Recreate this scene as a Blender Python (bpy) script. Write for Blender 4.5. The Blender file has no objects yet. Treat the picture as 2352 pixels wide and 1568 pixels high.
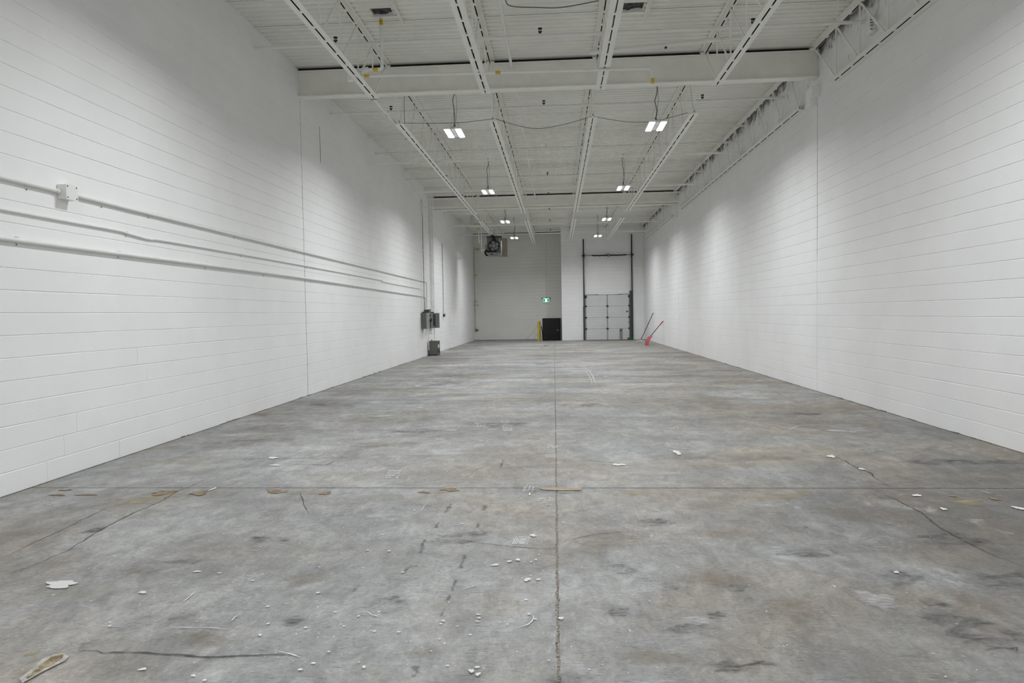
import bpy, math, random
from mathutils import Vector, Matrix
random.seed(7)
S = bpy.context.scene
C = S.collection
PI = math.pi

# ---------------------------------------------------------------- camera
F_PX, YAW, PITCH, ROLL, EYE = 1570.0, .0664, -.0405, -.0163, 1.5454
fw = Vector((-math.sin(YAW)*math.cos(PITCH), math.cos(YAW)*math.cos(PITCH), math.sin(PITCH)))
rt = Vector((math.cos(YAW), math.sin(YAW), 0)); up = rt.cross(fw)
rt, up = (rt*math.cos(ROLL) + up*math.sin(ROLL)), (up*math.cos(ROLL) - rt*math.sin(ROLL))
cam_data = bpy.data.cameras.new('camera'); cam = bpy.data.objects.new('camera', cam_data); C.objects.link(cam)
cam_data.sensor_fit = 'HORIZONTAL'; cam_data.sensor_width = 36.0; cam_data.lens = F_PX/2352*36
cam_data.clip_start = .05; cam_data.clip_end = 200
M = Matrix.Identity(4)
for i in range(3):
    M[i][0] = rt[i]; M[i][1] = up[i]; M[i][2] = -fw[i]
M[0][3], M[1][3], M[2][3] = 0, 0, EYE
cam.matrix_world = M
S.camera = cam

# ---------------------------------------------------------------- world, exposure, lamp output
w = bpy.data.worlds.new('world'); S.world = w; w.use_nodes = True
w.node_tree.nodes['Background'].inputs[0].default_value = (.05, .05, .055, 1)
w.node_tree.nodes['Background'].inputs[1].default_value = .2
S.view_settings.view_transform = 'Standard'; S.view_settings.look = 'None'
S.view_settings.gamma = 1; S.view_settings.use_curve_mapping = False
S.view_settings.exposure = 0.0
LAMP = 53.0                       # watts of light from each LED panel
LENS_GLOW = 7.0                   # radiance of the lens itself
LAMP_COL = (.95, .975, 1.0)
LAMP_SPREAD = math.radians(159)   # the lenses throw a beam narrower than a bare panel
try:
    S.cycles.max_bounces = 12; S.cycles.diffuse_bounces = 7
    S.cycles.glossy_bounces = 3; S.cycles.transparent_max_bounces = 16
    S.cycles.sample_clamp_indirect = 6.0; S.cycles.use_denoising = True
    S.cycles.caustics_reflective = False; S.cycles.caustics_refractive = False
except Exception:
    pass

# ---------------------------------------------------------------- dimensions (metres; +Y runs down the hall)
XL, XR = -4.9135, 4.845
Y_REAR, Y_DOCK, Y_FAR = -1.6, 38.45, 40.6
BEAM_Y = (13.12, 27.72)
X_RET = .27                        # edge between the recess and the dock wall
DECK = 6.33                        # underside of the roof deck
COURSE = .2032
JOIST_X = (-3.18, -1.19, .80, 2.78, 4.75)
CHORD_Z = 5.44
LAMP_Y = (.5, 7.4, 14.25, 21.15, 28.1, 34.1)
LAMP_X = (-2.07, 2.06)
LAMP_Z = 5.3

# ---------------------------------------------------------------- helpers
class G:
    """collects boxes, bars and tubes; obj() links them as ONE mesh object"""
    def __init__(s): s.v = []; s.f = []; s.m = []; s.fade = []
    def face(s, pts, m=0, flip=False):
        n = len(s.v); s.v += [tuple(p) for p in pts]
        idx = list(range(n, n+len(pts)))
        s.f.append(idx[::-1] if flip else idx); s.m.append(m)
    def box(s, x0, x1, y0, y1, z0, z1, m=0, faces=None):
        n = len(s.v)
        s.v += [(x0,y0,z0),(x1,y0,z0),(x1,y1,z0),(x0,y1,z0),(x0,y0,z1),(x1,y0,z1),(x1,y1,z1),(x0,y1,z1)]
        fs = [(0,3,2,1),(4,5,6,7),(0,1,5,4),(1,2,6,5),(2,3,7,6),(3,0,4,7)]   # -z +z -y +x +y -x
        for k, q in enumerate(fs):
            s.f.append([n+i for i in q]); s.m.append(m if not faces else faces.get(k, m))
        return s
    def bar(s, p, q, wx, wz, m=0):
        """rectangular bar from p to q"""
        p, q = Vector(p), Vector(q); d = (q-p).normalized()
        a = Vector((1,0,0)) if abs(d.x) < .9 else Vector((0,1,0))
        b = d.cross(a).normalized(); a = b.cross(d).normalized()
        n = len(s.v)
        for o in (p, q):
            for i, j in ((-1,-1),(1,-1),(1,1),(-1,1)): s.v.append(tuple(o + a*(i*wx/2) + b*(j*wz/2)))
        for k in range(4): s.f.append([n+k, n+(k+1)%4, n+4+(k+1)%4, n+4+k]); s.m.append(m)
        s.f += [[n+3,n+2,n+1,n], [n+4,n+5,n+6,n+7]]; s.m += [m, m]
        return s
    def tube(s, pts, r, n=10, m=0, caps=True):
        pts = [Vector(p) for p in pts]; base = len(s.v); ref = None
        for i, p in enumerate(pts):
            d = (pts[min(i+1, len(pts)-1)] - pts[max(i-1, 0)]).normalized()
            if ref is None:
                ref = Vector((0,0,1)) if abs(d.z) < .9 else Vector((1,0,0))
            a = (ref - d*ref.dot(d)).normalized(); b = d.cross(a); ref = a
            rr = r[i] if isinstance(r, (list, tuple)) else r
            for k in range(n):
                t = 2*PI*k/n; s.v.append(tuple(p + a*(rr*math.cos(t)) + b*(rr*math.sin(t))))
        for i in range(len(pts)-1):
            for k in range(n):
                s.f.append([base+i*n+k, base+i*n+(k+1)%n, base+(i+1)*n+(k+1)%n, base+(i+1)*n+k]); s.m.append(m)
        if caps:
            s.f.append([base+k for k in range(n)][::-1]); s.m.append(m)
            s.f.append([base+(len(pts)-1)*n+k for k in range(n)]); s.m.append(m)
        return s
    def ring(s, c, R, r, axis='y', n=24, k=6, m=0):
        base = len(s.v)
        for i in range(n):
            t = 2*PI*i/n
            for j in range(k):
                u = 2*PI*j/k; rad = R + r*math.cos(u); h = r*math.sin(u)
                x, y = rad*math.cos(t), rad*math.sin(t)
                s.v.append({'y': (c[0]+x, c[1]+h, c[2]+y), 'x': (c[0]+h, c[1]+x, c[2]+y), 'z': (c[0]+x, c[1]+y, c[2]+h)}[axis])
        for i in range(n):
            for j in range(k):
                s.f.append([base+i*k+j, base+((i+1)%n)*k+j, base+((i+1)%n)*k+(j+1)%k, base+i*k+(j+1)%k]); s.m.append(m)
        return s
    def mesh(s, name, mats, smooth=False):
        me = bpy.data.meshes.new(name); me.from_pydata(s.v, [], s.f)
        for mt in (mats if isinstance(mats, (list, tuple)) else [mats]): me.materials.append(mt)
        if any(s.m): me.polygons.foreach_set('material_index', s.m)
        if s.fade:
            at = me.attributes.new('fade', 'FLOAT', 'POINT'); at.data.foreach_set('value', s.fade)
        if smooth:
            me.polygons.foreach_set('use_smooth', [True]*len(me.polygons))
            try: me.set_sharp_from_angle(angle=math.radians(40))
            except Exception: pass
        me.update(); return me
    def obj(s, name, mats, parent=None, smooth=False, loc=None):
        return link(name, s.mesh(name, mats, smooth), parent, loc)

def link(name, me, parent=None, loc=None):
    o = bpy.data.objects.new(name, me); C.objects.link(o)
    if loc is not None: o.location = loc
    if parent is not None:
        o.parent = parent
        base = parent
        # meshes are written in world coordinates: undo the parents' offset
        if loc is None:
            off = Vector((0,0,0))
            while base is not None: off += base.location; base = base.parent
            o.location = -off
    return o

def tag(o, label, cat, group=None):
    o['label'] = label; o['category'] = cat
    if group: o['group'] = group
    return o
def thing(name, label, cat, loc, group=None):
    o = bpy.data.objects.new(name, None); C.objects.link(o); o.location = loc; o.empty_display_size = .1
    return tag(o, label, cat, group)
def struct(name, g=None, mats=None, loc=(0,0,0)):
    if g is None:
        o = bpy.data.objects.new(name, None); C.objects.link(o); o.location = loc
    else: o = g.obj(name, mats)
    o['kind'] = 'structure'; return o
def stuff(o): o['kind'] = 'stuff'; return o
def copy_tree(o, parent=None):
    c = o.copy(); C.objects.link(c)
    if parent is not None: c.parent = parent
    for ch in list(o.children): copy_tree(ch, c)
    return c

# ---------------------------------------------------------------- materials
def nodes_of(name):
    m = bpy.data.materials.new(name); m.use_nodes = True; nt = m.node_tree
    return m, nt, nt.nodes['Principled BSDF']
def noise(nt, vec, scale, detail=4, rough=.5, dist=0.0):
    n = nt.nodes.new('ShaderNodeTexNoise')
    n.inputs['Scale'].default_value = scale; n.inputs['Detail'].default_value = detail
    n.inputs['Roughness'].default_value = rough; n.inputs['Distortion'].default_value = dist
    nt.links.new(vec, n.inputs['Vector']); return n.outputs['Fac']
def stretch(nt, vec, sx, sy, sz, rot=0):
    n = nt.nodes.new('ShaderNodeMapping'); n.inputs['Scale'].default_value = (sx, sy, sz); n.inputs['Rotation'].default_value = (0,0,rot)
    nt.links.new(vec, n.inputs['Vector']); return n.outputs['Vector']
def rmp(nt, val, a, b, lo=0.0, hi=1.0):
    n = nt.nodes.new('ShaderNodeMapRange'); n.interpolation_type = 'SMOOTHSTEP'
    nt.links.new(val, n.inputs['Value'])
    for k, v in zip(('From Min','From Max','To Min','To Max'), (a, b, lo, hi)): n.inputs[k].default_value = v
    return n.outputs['Result']
def math_(nt, op, a, b):
    n = nt.nodes.new('ShaderNodeMath'); n.operation = op
    for i, x in enumerate((a, b)):
        if hasattr(x, 'is_output'): nt.links.new(x, n.inputs[i])
        else: n.inputs[i].default_value = x
    return n.outputs[0]
def mix(nt, fac, a, b, blend='MIX'):
    n = nt.nodes.new('ShaderNodeMix'); n.data_type = 'RGBA'; n.blend_type = blend
    for sock, x in ((n.inputs['Factor'], fac), (n.inputs[6], a), (n.inputs[7], b)):
        if hasattr(x, 'is_output'): nt.links.new(x, sock)
        elif isinstance(x, tuple): sock.default_value = (*x[:3], 1)
        else: sock.default_value = x
    return n.outputs[2]
def pos(nt): return nt.nodes.new('ShaderNodeNewGeometry').outputs['Position']
def bump(nt, bs, h, dist, strength=1.0):
    b = nt.nodes.new('ShaderNodeBump'); b.inputs['Distance'].default_value = dist; b.inputs['Strength'].default_value = strength
    nt.links.new(h, b.inputs['Height']); nt.links.new(b.outputs['Normal'], bs.inputs['Normal'])

def paint(name, col, rough=.5, var=.05, scale=2.5, metal=0.0, bmp=0.0, bscale=60, spec=.4):
    """painted or plain surface with slight uneven tone"""
    m, nt, b = nodes_of(name); p = pos(nt)
    v = rmp(nt, noise(nt, p, scale, 5, .6), .3, .7, 1-var, 1+var*.6)
    nt.links.new(mix(nt, 1.0, col, v, 'MULTIPLY'), b.inputs['Base Color'])
    b.inputs['Roughness'].default_value = rough; b.inputs['Metallic'].default_value = metal
    b.inputs['Specular IOR Level'].default_value = spec
    if bmp: bump(nt, b, noise(nt, p, bscale, 4, .6), bmp)
    return m
def glow(name, col, strength):
    m, nt, b = nodes_of(name)
    b.inputs['Base Color'].default_value = (*col, 1); b.inputs['Emission Color'].default_value = (*col, 1)
    b.inputs['Emission Strength'].default_value = strength; return m

WALL = paint('white_block_paint', (.85, .85, .848), .62, .03, 1.1, 0, .0012, 45, .3)
WALL_FAR = paint('grey_white_paint', (.80, .795, .765), .62, .04, .7, 0, .0012, 45, .3)
STEEL = paint('white_steel_paint', (.85, .848, .80), .5, .05, 3)
DECKM = paint('white_deck_paint', (.84, .838, .79), .5, .05, 1.2)
PRIMER = paint('bare_black_primer', (.018, .018, .018), .7, .3, 5)
PIPE = paint('white_pipe_paint', (.80, .80, .78), .45, .04, 6)
YELLOW = paint('yellow_tape', (.62, .45, .03), .5, .1, 20)
YELLOWP = paint('yellow_enamel', (.55, .43, .06), .45, .15, 6)
BLACK = paint('black_rubber', (.012, .012, .012), .6, .3, 8)
DOORBLK = paint('black_door_paint', (.011, .011, .013), .45, .2, 3)
GREYBOX = paint('grey_enamel', (.115, .125, .125), .45, .08, 6)
GREYLT = paint('light_grey_enamel', (.30, .305, .295), .45, .08, 6)
GREYDK = paint('dark_grey_enamel', (.07, .072, .066), .5, .1, 6)
TAUPE = paint('taupe_enamel', (.135, .135, .12), .5, .06, 5)
GALV = paint('galvanised_steel', (.30, .31, .305), .55, .18, 14, .3)
DARKSTEEL = paint('dark_spring_steel', (.045, .05, .05), .45, .3, 20, .4)
DOORWHT = paint('white_door_skin', (.62, .635, .635), .4, .04, 2)
FLUE = paint('white_flue_paint', (.68, .68, .655), .5, .06, 5)
HEAT = paint('heater_case_grey', (.19, .195, .19), .8, .12, 6)
CABLE = paint('grey_cable', (.16, .17, .165), .55, .1, 10)
RED = paint('red_plastic', (.46, .028, .04), .4, .15, 9)
REDW = paint('worn_red_plastic', (.50, .10, .11), .5, .3, 14)
WHITEP = paint('white_plastic', (.8, .8, .78), .4, .05, 9)
GREEN = paint('green_nylon', (.03, .22, .09), .6, .3, 30)
IRON = paint('cast_iron', (.02, .02, .02), .7, .3, 20)
CAULK = paint('grey_caulk', (.21, .21, .20), .7, .35, 12)
JOINT = paint('gritty_joint_fill', (.26, .235, .20), .9, .7, 60, 0, .004, 120)
UNPAINT = paint('unpainted_board', (.40, .36, .30), .75, .14, 2.2)
CONCRETE_DK = paint('bare_concrete', (.22, .215, .20), .85, .25, 2)
ROOFBLK = paint('roof_membrane', (.02, .02, .02), .8, .3, 6)
FOIL = paint('black_crinkled_lining', (.07, .07, .075), .35, .7, 14, .5, .02, 22)
LENS = glow('led_lens', LAMP_COL, LENS_GLOW)
EXITG = glow('exit_green', (.0, .23, .075), 1.0)
EXITW = glow('exit_white', (.62, .95, .78), 1.05)
LABELW = paint('white_label', (.75, .75, .72), .5, .1, 40)

def fibres(nt, p, seed=0.0, lo=.60, hi=.70):
    """short crossing scratch strokes, 2 to 4 mm wide"""
    out = None
    for rot, ax, ay in ((.15, 9, 105), (.95, 12, 120), (-.7, 11, 110), (1.75, 13, 125)):
        f = rmp(nt, noise(nt, stretch(nt, p, ax, ay, 1, rot+seed), 1.0, 3, .6, .35), lo, hi)
        out = f if out is None else math_(nt, 'MAXIMUM', out, f)
    return out
def floor_material():
    m, nt, b = nodes_of('worn_concrete'); p = pos(nt)
    sx = nt.nodes.new('ShaderNodeSeparateXYZ'); nt.links.new(p, sx.inputs[0]); X, Y = sx.outputs[0], sx.outputs[1]
    big = noise(nt, stretch(nt, p, 1.1, .8, 1), .5, 10, .66, .7)
    mid = noise(nt, stretch(nt, p, 1.25, .75, 1, .12), 1.5, 14, .76, 1.0)
    fine = noise(nt, stretch(nt, p, 1.2, .8, 1, -.3), 6.5, 10, .74, .8)
    warm = noise(nt, stretch(nt, p, .8, 1.1, 1, .4), .5, 10, .68, .6)
    streak = noise(nt, stretch(nt, p, .22, 1.7, 1, .02), 1.15, 11, .68, .5)
    # cooler, paler wear on the left; browner, darker to the right and near
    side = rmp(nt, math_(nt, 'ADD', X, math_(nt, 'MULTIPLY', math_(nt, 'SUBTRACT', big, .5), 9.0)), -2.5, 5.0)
    wf = math_(nt, 'ADD', math_(nt, 'MULTIPLY', side, .45), math_(nt, 'SUBTRACT', rmp(nt, warm, .38, .64), .25))
    col = mix(nt, math_(nt, 'MAXIMUM', math_(nt, 'MINIMUM', wf, 1.0), 0.0), F_COOL, F_WARM)
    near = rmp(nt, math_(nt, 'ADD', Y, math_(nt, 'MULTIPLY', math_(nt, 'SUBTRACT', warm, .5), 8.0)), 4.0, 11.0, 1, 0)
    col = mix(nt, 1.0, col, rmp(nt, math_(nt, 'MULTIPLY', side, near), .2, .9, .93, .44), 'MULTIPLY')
    for v, lo, hi, a, c in ((big, .3, .7, .84, 1.14), (mid, .28, .72, .74, 1.24), (fine, .25, .75, .76, 1.22), (streak, .3, .72, .90, 1.11)):
        col = mix(nt, 1.0, col, rmp(nt, v, lo, hi, a, c), 'MULTIPLY')
    # the far two thirds took more forklift traffic: stronger light and dark wear
    wear = noise(nt, stretch(nt, p, .35, 1.25, 1, .05), .95, 12, .72, .6)
    col = mix(nt, rmp(nt, Y, 7.0, 15.0), col, mix(nt, 1.0, col, rmp(nt, wear, .30, .70, .70, 1.32), 'MULTIPLY'))
    fib = fibres(nt, p)
    # rubbed black scuffing: soft smears filled with short strokes
    sm = noise(nt, stretch(nt, p, 1.1, .9, 1, -.25), 1.9, 13, .76, 1.5)
    smask = rmp(nt, noise(nt, stretch(nt, p, 1, 1.3, 1), .55, 6, .6), .42, .62)
    sc = math_(nt, 'MULTIPLY', rmp(nt, sm, .50, .72), smask)
    col = mix(nt, math_(nt, 'MULTIPLY', sc, .50), col, (.105, .105, .105))
    col = mix(nt, math_(nt, 'MULTIPLY', math_(nt, 'MULTIPLY', rmp(nt, sm, .42, .60), fib), .72), col, (.06, .058, .055))
    # pale chalky drag marks, and pale strokes
    ch = noise(nt, stretch(nt, p, 1.1, 1.1, 1, .15), 2.3, 13, .76, 1.1)
    cmask = rmp(nt, noise(nt, p, .6, 6, .6), .44, .62)
    cc = math_(nt, 'MULTIPLY', rmp(nt, ch, .53, .74), cmask)
    col = mix(nt, math_(nt, 'MULTIPLY', cc, .62), col, (.60, .61, .61))
    fib2 = fibres(nt, p, 2.4, .62, .72)
    col = mix(nt, math_(nt, 'MULTIPLY', math_(nt, 'MULTIPLY', rmp(nt, ch, .46, .66), fib2), .55), col, (.66, .66, .65))
    for k, (rot, scl, amt, c) in enumerate(((.5, 5.0, .26, (.6,.6,.59)), (-.75, 6.0, .28, (.10,.10,.10)), (2.2, 7.0, .2, (.6,.6,.6)))):
        s = noise(nt, stretch(nt, p, 3.2, .09, 1, rot), scl, 5, .6, .15)
        mk = rmp(nt, noise(nt, p, 1.1+.3*k, 5, .6), .5, .66)
        col = mix(nt, math_(nt, 'MULTIPLY', rmp(nt, s, .64, .74), math_(nt, 'MULTIPLY', mk, amt)), col, c)
    gr = noise(nt, p, 42, 7, .75)
    col = mix(nt, 1.0, col, rmp(nt, gr, .25, .75, .82, 1.16), 'MULTIPLY')
    left = rmp(nt, side, .2, .75, 1, .25)
    col = mix(nt, math_(nt, 'MULTIPLY', rmp(nt, noise(nt, p, 26, 3, .55), .70, .735, 0, .75), left), col, (.70, .70, .68))
    col = mix(nt, rmp(nt, noise(nt, p, 19, 4, .6), .70, .77, 0, .45), col, (.07, .065, .06))
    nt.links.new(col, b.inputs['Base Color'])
    nt.links.new(rmp(nt, mid, .3, .7, .5, .74), b.inputs['Roughness'])
    b.inputs['Specular IOR Level'].default_value = .32
    bump(nt, b, math_(nt, 'ADD', math_(nt, 'MULTIPLY', gr, .35), fine), .0018)
    return m
F_COOL, F_WARM = (.326, .327, .320), (.292, .263, .225)
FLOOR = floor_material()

def decal(name, col, opacity, nscale=6.0, ragged=.9, col2=None, sx=1.0, sy=1.0, lo=.42, hi=.62, fib=0.0):
    """a stain or paint mark lying on the floor: ragged edge from the mesh's own fade value and noise"""
    m, nt, b = nodes_of(name); p = pos(nt)
    at = nt.nodes.new('ShaderNodeAttribute'); at.attribute_name = 'fade'
    n = noise(nt, stretch(nt, p, sx, sy, 1, .25), nscale, 11, .68, .8)
    v = math_(nt, 'ADD', at.outputs['Fac'], math_(nt, 'MULTIPLY', math_(nt, 'SUBTRACT', n, .5), ragged*2))
    a = math_(nt, 'MULTIPLY', rmp(nt, v, lo, hi), opacity)
    if fib: a = math_(nt, 'MULTIPLY', a, math_(nt, 'ADD', math_(nt, 'MULTIPLY', fibres(nt, p, 1.1, .5, .66), fib), 1-fib))
    c = col if col2 is None else mix(nt, rmp(nt, noise(nt, p, nscale*1.7, 6, .65), .4, .62), col, col2)
    if isinstance(c, tuple): b.inputs['Base Color'].default_value = (*c, 1)
    else: nt.links.new(c, b.inputs['Base Color'])
    b.inputs['Roughness'].default_value = .65; b.inputs['Specular IOR Level'].default_value = .25
    nt.links.new(a, b.inputs['Alpha'])
    return m
D_WHITE = decal('white_paint_drip', (.68, .68, .665), .9, 26, 1.0, None, 1, 1, .34, .62)
D_FAINT = decal('chalky_smear', (.64, .65, .65), .55, 4, 1.5, None, .8, 2.0, .45, 1.3, .6)
D_DARK = decal('black_scuff', (.045, .045, .045), .60, 5.5, 2.0, None, .9, 1.3, .4, 1.5, .8)
D_BROWN = decal('brown_stain', (.27, .215, .16), .42, 2.2, 1.6, None, 1, 1.4, .3, 1.7)
D_YELLOW = decal('ochre_stain', (.40, .31, .14), .5, 5, 1.6, (.46, .42, .28), .7, 1.5, .45, 1.5)
D_RUST = decal('brown_spall', (.20, .145, .09), .9, 9, .9, (.30, .24, .17), 1, 1, .35, .6)
D_CRACK = decal('crack_line', (.06, .056, .05), .85, 16, .9, None, 1, 1, .2, .55)
D_TRAIL = decal('blue_black_mark', (.06, .068, .075), .5, 14, 1.7, None, 1, 1, .25, 1.0, .45)
D_PRINT = decal('pale_tyre_print', (.66, .67, .66), .8, 40, .8, None, 1, 1, .3, .7)
D_SOFTW = decal('worn_white_drag', (.66, .67, .66), .75, 6, 1.9, None, .6, 2.2, .45, 1.3, .4)
JOINT_DK = paint('dark_joint_fill', (.055, .05, .042), .9, .6, 40, 0, .004, 90)
D_DIRT = decal('grey_dirt', (.12, .118, .11), .6, 5, 1.5, None, 1, 1, .45, 1.2)
D_BOARD = paint('tan_mortar', (.36, .285, .21), .8, .2, 9)
D_SPALLO = decal('broken_pale_rim', (.52, .50, .47), .9, 14, 1.0, (.36, .34, .31), 1, 1, .35, .6)
D_SPALLI = decal('broken_brown_fill', (.16, .12, .07), 1.0, 16, .7, (.38, .32, .2), 1, 1, .2, .45)

# ---------------------------------------------------------------- marks on the floor: (x, y, rx, ry) and polylines, metres
M_SPLAT = [[-2.924,3.762,0.11,0.057],[-2.214,3.977,0.024,0.014],[-2.36,3.66,0.027,0.018],[-1.846,2.841,0.016,0.014],[-1.59,2.796,0.012,0.01],[-1.462,3.176,0.01,0.013],[-1.475,3.296,0.009,0.01],[-3.142,7.278,0.054,0.068],[-2.963,6.91,0.056,0.041],[-3.13,5.937,0.016,0.061],[-0.266,4.217,0.019,0.019],[-0.317,4.188,0.014,0.018],[-0.401,4.125,0.024,0.018],[-0.181,4.181,0.008,0.011],[-0.153,4.22,0.008,0.011],[-0.193,3.9,0.022,0.026],[-0.129,3.901,0.012,0.016],[-0.188,3.62,0.01,0.012],[-0.424,3.433,0.014,0.008],[-0.419,3.353,0.013,0.007],[-0.0,3.4,0.013,0.02],[-0.391,2.877,0.015,0.014],[-0.359,2.851,0.013,0.014],[-0.501,2.918,0.008,0.007],[-0.868,2.894,0.01,0.011],[-0.791,3.226,0.009,0.009],[-0.188,4.688,0.024,0.028],[-0.254,5.772,0.007,0.056],[2.922,5.75,0.034,0.04],[2.92,5.362,0.019,0.046],[1.952,4.061,0.015,0.021],[2.833,7.279,0.039,0.086],[2.894,6.7,0.036,0.037],[3.49,5.385,0.044,0.046],[0.6,6.905,0.061,0.059],[1.285,7.501,0.042,0.116],[-0.796,20.474,0.106,0.348],[-3.635,17.723,0.177,0.264],[-3.246,18.209,0.145,0.415],[-3.044,14.671,0.097,0.181],[-2.316,14.787,0.116,0.183],[-3.283,11.936,0.12,0.18],[-2.686,10.313,0.172,0.09],[-2.286,11.211,0.052,0.106],[1.14,16.347,0.061,0.11],[4.337,15.0,0.107,0.183],[3.445,12.698,0.107,0.197],[3.576,8.782,0.131,0.093],[-1.04,3.394,0.007,0.01],[-0.947,3.445,0.007,0.01]]
M_FAINT = [[-0.203,3.645,0.052,0.096],[-0.249,3.364,0.029,0.033],[-0.075,3.401,0.04,0.108],[-0.119,2.873,0.032,0.035],[0.093,2.926,0.056,0.073],[-0.465,3.816,0.124,0.087],[-3.35,4.409,0.099,0.061],[-3.719,5.225,0.081,0.06],[-2.893,3.354,0.094,0.126],[-1.333,7.541,0.296,0.216],[-1.746,6.165,0.246,0.195],[0.695,7.028,0.265,0.143],[0.817,6.586,0.29,0.144],[-4.085,6.8,0.283,0.16],[-1.362,5.149,0.153,0.159],[-3.538,18.322,0.852,1.259],[-3.11,11.652,0.429,0.458],[-0.795,26.23,0.841,0.852],[-1.104,17.087,0.661,0.726],[3.872,13.857,0.414,0.623],[3.713,8.98,0.321,0.294],[3.12,8.996,0.162,0.263],[-3.879,10.192,0.278,0.265],[0.098,9.09,0.174,0.309],[0.718,3.409,0.129,0.069],[1.36,4.391,0.163,0.199],[1.677,3.671,0.09,0.139]]
M_DARK = [[-1.17,3.76,0.038,0.055],[-1.358,3.333,0.067,0.069],[-3.431,4.775,0.067,0.091],[1.674,4.9,0.097,0.089],[0.787,3.47,0.044,0.071],[1.936,3.669,0.076,0.066],[0.69,3.795,0.072,0.073],[0.37,4.068,0.078,0.125],[0.296,3.522,0.079,0.084],[-1.674,2.97,0.121,0.031],[0.681,5.01,0.158,0.125],[2.629,4.659,0.252,0.158],[2.488,3.989,0.192,0.162],[1.984,3.34,0.223,0.182],[1.958,3.973,0.145,0.129],[0.972,3.822,0.072,0.085],[1.577,4.389,0.19,0.111],[0.576,3.333,0.126,0.085],[-0.765,4.599,0.18,0.126],[-0.915,3.596,0.119,0.089],[-0.566,4.694,0.092,0.112],[3.759,7.044,0.375,0.18],[4.215,7.038,0.288,0.139],[0.347,11.45,0.435,0.271],[-2.538,15.095,0.598,0.476],[-0.807,9.471,0.551,0.225],[-1.933,8.973,0.356,0.204],[3.639,10.309,0.37,0.258],[0.772,2.967,0.15,0.059],[0.017,2.833,0.11,0.048],[-2.402,4.149,0.114,0.06],[-2.015,4.576,0.154,0.082],[-0.113,5.859,0.226,0.072]]
M_BROWN = [[-1.693,3.127,0.149,0.087],[-2.566,3.999,0.11,0.099],[-1.507,3.888,0.156,0.118],[-0.135,4.48,0.144,0.136],[0.237,4.448,0.17,0.183],[1.232,4.727,0.265,0.185],[1.144,3.551,0.243,0.157],[2.119,3.54,0.149,0.255],[-3.764,8.39,0.516,0.302],[-2.006,8.065,0.374,0.248],[1.268,7.28,0.318,0.218],[2.122,7.268,0.356,0.173],[-0.584,3.077,0.162,0.081],[-4.783,10.688,0.442,0.293],[-3.974,11.689,0.476,0.29],[0.407,3.031,0.174,0.086],[-4.004,9.23,0.567,0.51],[-4.4,12.017,0.492,0.49],[-4.078,8.111,0.446,0.339],[-4.226,10.215,0.628,0.401],[-4.167,13.322,0.541,0.45],[2.33,5.263,0.382,0.338],[0.881,3.95,0.223,0.163],[0.401,4.712,0.239,0.149]]
M_YELLOW = [[-3.635,5.523,0.23,0.16],[-3.463,5.702,0.157,0.114],[1.826,5.771,0.301,0.11],[2.119,5.896,0.144,0.056],[3.235,5.585,0.113,0.163],[-2.236,5.822,0.235,0.087],[-1.175,5.84,0.096,0.058],[-1.041,5.84,0.077,0.058],[0.65,5.847,0.222,0.057],[-2.472,2.972,0.033,0.036],[-2.385,2.801,0.047,0.05],[-2.406,2.902,0.021,0.019]]
M_RUST = [[-3.532,5.816,0.113,0.074],[-3.194,5.809,0.088,0.066],[-2.513,5.864,0.095,0.067],[-4.201,5.744,0.08,0.029],[-4.453,5.737,0.072,0.029],[-4.504,5.902,0.05,0.03],[-2.043,5.806,0.054,0.043],[-1.18,5.847,0.054,0.031],[-0.972,5.936,0.081,0.054],[3.202,5.735,0.031,0.02],[3.471,5.659,0.034,0.038]]
M_STREAK = [[[[-2.066,3.686],[-2.057,3.609],[-2.053,3.541]],0.012],[[[-1.678,3.385],[-1.677,3.34],[-1.68,3.305]],0.011],[[[-1.967,3.243],[-1.778,3.245],[-1.623,3.231]],0.006],[[[-2.325,3.247],[-2.184,3.241]],0.006],[[[-1.309,3.018],[-1.246,3.0],[-1.18,2.971]],0.01],[[[-0.699,3.734],[-0.621,3.721]],0.008],[[[-0.554,3.75],[-0.511,3.782],[-0.474,3.82]],0.008],[[[-1.015,3.456],[-0.973,3.411],[-0.933,3.39]],0.011],[[[-0.14,3.431],[-0.142,3.381],[-0.166,3.323],[-0.224,3.283]],0.011],[[[-1.078,5.492],[-1.091,5.409],[-1.09,5.255]],0.007],[[[-0.873,6.758],[-0.798,6.796]],0.013],[[[-0.751,6.767],[-0.669,6.738]],0.011],[[[-0.637,6.815],[-0.588,6.814]],0.013],[[[-0.574,6.805],[-0.519,6.834]],0.018],[[[3.503,5.914],[3.537,5.804]],0.013],[[[2.883,8.8],[3.123,9.157],[3.349,9.29]],0.017],[[[0.727,5.34],[0.781,5.248]],0.007],[[[1.958,3.969],[1.969,3.919]],0.004]]
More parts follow.
